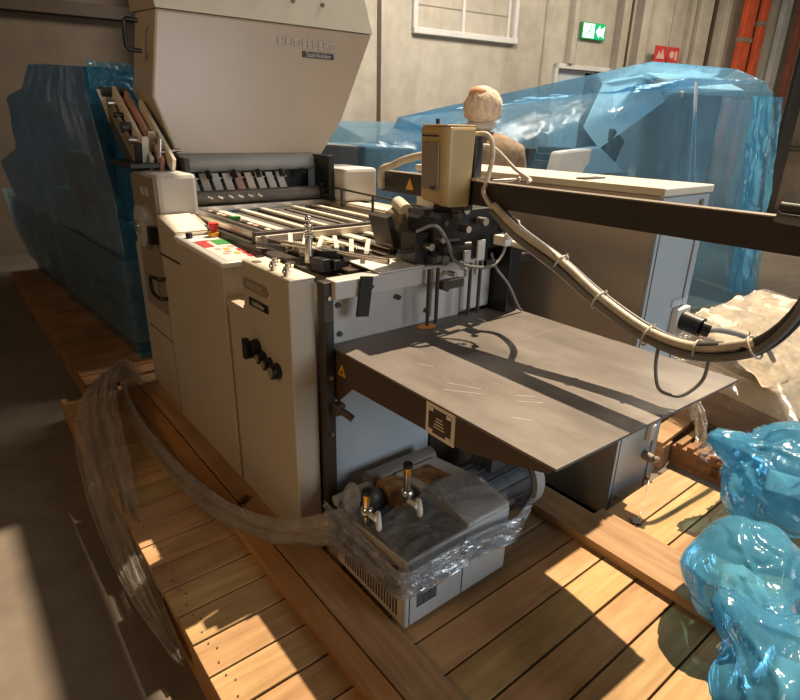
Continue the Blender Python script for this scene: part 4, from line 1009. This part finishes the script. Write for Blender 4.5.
# ------------------------------------------------------------------ right background: pallets and a wrapped carton
def euro(loc, rz, L, W, label, mat='plank', h=.144, name='wooden_pallet'):
    t = thing(name, loc, label, 'pallet'); b = Vector(loc)
    Mx = Matrix.Translation(b) @ Matrix.Rotation(rz, 4, 'Z')
    m = MB()
    n = 6
    for k in range(n):
        y = W * k / n; m.box(0, L, y + .01, y + W / n - .015, h - .022, h)
    m.xf(Mx).build('top_boards', M[mat] if False else mat, t, bevel=.002)
    for x in (0, L / 2 - .05, L - .1):
        MB().box(x, x + .1, 0, W, h - .044, h - .0225).xf(Mx).build('cross_board', mat, t)
        for y in (0, W / 2 - .07, W - .14):
            MB().box(x, x + .1, y, y + .14, .022, h - .0445).xf(Mx).build('block', mat, t, bevel=.002)
        MB().box(x, x + .1, 0, W, 0, .0215).xf(Mx).build('bottom_board', mat, t)
    return t
euro((2.62, 1.10, 0), R(4), 1.05, .75, 'pale timber pallet with square blocks behind the tall cabinet, right of the table', 'beam')
t = euro((2.72, .76, 0), R(2), 1.25, .34, 'brown timber pallet just under the film-wrapped carton', 'oldplank', .13)
CT = thing('wrapped_carton', (3.4, .95, .145), 'brown carton with crumpled cream paper top under clear film', 'carton')
MB().hull([(2.92, .62, .146), (4.2, .58, .146), (4.3, 1.25, .146), (3.05, 1.20, .146)], [(2.90, .66, .34), (4.2, .60, .34), (4.3, 1.3, .34), (3.05, 1.25, .34)]).build('carton_body', 'cardboard', CT, bevel=.01)
MB().hull([(2.90, .68, .342), (4.2, .62, .342), (4.3, 1.3, .342), (3.05, 1.24, .342)], [(2.93, .78, .47), (4.2, .70, .47), (4.3, 1.3, .47), (3.08, 1.25, .47)]).build('paper_layer', 'paper', CT, bevel=.01)
def ptop(u, v):
    a = Vector((2.92, .82, .475)).lerp(Vector((4.15, .66, .475)), u); b = Vector((3.22, 1.42, .60)).lerp(Vector((4.35, 1.42, .60)), u)
    p = a.lerp(b, v); p.z += .03 * fbm(u * 7, v * 5, 1) + .03 * math.sin(v * 3); return p
MB().grid(ptop, 40, 24).build('paper_wrap', 'paper', CT)
MB().box(3.32, 3.42, .648, .655, .22, .30).build('white_label', 'white', CT)
rgc = [[(2.98, .84, .56), (4.2, .74, .56), (4.35, 1.4, .62), (3.15, 1.4, .62)], [(2.86, .62, .36), (4.25, .54, .36), (4.4, 1.4, .36), (3.0, 1.4, .36)], [(2.88, .60, .15), (4.25, .54, .15), (4.4, 1.36, .15), (3.0, 1.3, .15)]]
drape(rgc, 120, 8, .03, 50.).build('clear_wrap', 'clearthin', CT)
tag(recentre(ribbon([(2.78, 1.12, .42), (2.74, 1.02, .30), (2.70, .95, .18), (2.74, .90, .15), (2.80, .86, .14)], [.06, .10, .10, .14, .12], amp=.03, seed=77).build('stretch_film', 'clear')), 'scrap of clear film hanging between the pale pallet and the wrapped carton', 'plastic film')

# ------------------------------------------------------------------ blue plastic bags on the right end of the pallet
def bag(name, label, c, rad, seed, neck=None, amp=.16, mat='bluebag', inner=None, folds=7):
    t = thing(name, (c[0], c[1], c[2] - rad[2]), label, 'bag', 'blue plastic bags on the right end of the pallet')
    nk = Vector(neck).normalized(); u = nk.orthogonal().normalized(); w = nk.cross(u)
    def fn(d):
        k = max(0, d.dot(nk)); a = math.atan2(d.dot(w), d.dot(u))
        f = 1 + amp * fbm(d.x * 1.4 + seed, d.y * 1.4, d.z * 1.4, 1)
        c1 = abs(fbm(d.x * 1.9 + seed * 2, d.y * 1.9, d.z * 1.9, 1)); f -= .035 * max(0, 1 - c1 * 6)
        ridge = 1 - abs(math.sin(a * folds * .5 + 1.3 * fbm(d.x * 1.2, d.y * 1.2, seed, 1)))
        f += .075 * ridge ** 3 * (.30 + k)
        f += .55 * k ** 26 - .22 * (k ** 5) * (1 - k ** 20)
        return f
    m = MB().ball(c, *rad, 120, 72, fn)
    for v in m.v: v.z = max(v.z, c[2] - rad[2] * .98)
    m.build('bag_film', mat, t)
    if inner: inner(t)
    return t
def in1(t):
    MB().ball((1.66, .40, .30), .10, .08, .07, 24, 14, lambda d: 1 + .15 * fbm(d.x * 2, d.y * 2, d.z * 2)).build('packed_part', 'strip', t)
bag('blue_bag', 'rounded blue plastic bag with a pale part inside, on the pallet behind the nearest bag', (1.72, .40, .335), (.215, .17, .155), 3.1, (-.6, -.55, .25), .10, inner=in1)
def in2(t):
    MB().box(1.32, 1.48, .09, .2, .22, .36, Matrix.Rotation(.4, 3, 'Z')).build('packed_part', 'machgrey', t, bevel=.01)
bag('blue_bag', 'nearest crumpled blue plastic bag with gathered neck at the bottom right', (1.40, .16, .335), (.235, .17, .155), 8.7, (.0, .75, .55), .14, inner=in2, folds=9)
def in3(t):
    MB().box(2.28, 2.46, .42, .58, .20, .34, Matrix.Rotation(.3, 3, 'Z')).build('packed_part', 'machgrey', t, bevel=.01)
bag('blue_bag', 'farthest blue plastic bag, loosely heaped at the right edge of the pallet', (2.38, .52, .36), (.30, .21, .19), 15.2, (-.4, .75, .5), .20, inner=in3, folds=11)

# ------------------------------------------------------------------ lights
def area(name, loc, target, size, power, col, sy=None):
    l = bpy.data.lights.new(name, 'AREA'); l.energy = power; l.color = col; l.size = size
    if sy: l.shape = 'RECTANGLE'; l.size_y = sy
    o = bpy.data.objects.new(name, l); COL.objects.link(o); o.location = loc
    o.rotation_euler = (Vector(target) - Vector(loc)).to_track_quat('-Z', 'Y').to_euler(); return o
sun = bpy.data.lights.new('sun', 'SUN'); sun.energy = 7.6; sun.angle = R(.7); sun.color = (1, .80, .57)
so = bpy.data.objects.new('sun', sun); COL.objects.link(so); so.location = (6, 1, 9)
so.rotation_euler = (-Vector((.51, .10, 1))).to_track_quat('-Z', 'Y').to_euler()
area('hall_lamp_left', (-3.4, .6, 3.6), (.8, 2.2, .7), 1.2, 42, (1, .60, .28))
area('fill_back_wall', (4.4, 4.0, 5.0), (5.0, 7.0, 1.6), 1.8, 400, (1, .89, .74))  # unseen fill light, added to brighten the back wall
area('fill_right', (9.5, 3.0, 5.0), (8.5, 3.6, 0), 1.6, 190, (1, .86, .66))  # unseen fill light added high on the right
area('door_daylight', (3.2, -4.2, 2.2), (1.9, 1.2, .5), 2.6, 118, (.90, .95, 1), 2.0)
W = bpy.data.worlds.new('world'); S.world = W; W.use_nodes = True
bg = W.node_tree.nodes['Background']; bg.inputs[0].default_value = (.80, .70, .58, 1); bg.inputs[1].default_value = .13

# ------------------------------------------------------------------ camera
cd = bpy.data.cameras.new('camera'); cd.sensor_fit = 'HORIZONTAL'; cd.sensor_width = 36; cd.lens = 569 * 36 / 800; cd.clip_start = .02
co = bpy.data.objects.new('camera', cd); COL.objects.link(co)
r_, u_, b_ = Vector((.78247, -.62228, .02234)), Vector((.21106, .29880, .93068)), Vector((-.58582, -.72352, .36514))
co.matrix_world = Matrix(((r_.x, u_.x, b_.x, 0), (r_.y, u_.y, b_.y, 0), (r_.z, u_.z, b_.z, 1.6), (0, 0, 0, 1)))
S.camera = co
S.view_settings.view_transform = 'Standard'; S.view_settings.look = 'None'; S.view_settings.gamma = 1
S.view_settings.use_curve_mapping = False; S.view_settings.exposure = 0
S.cycles.transparent_max_bounces = 24; S.cycles.max_bounces = 8
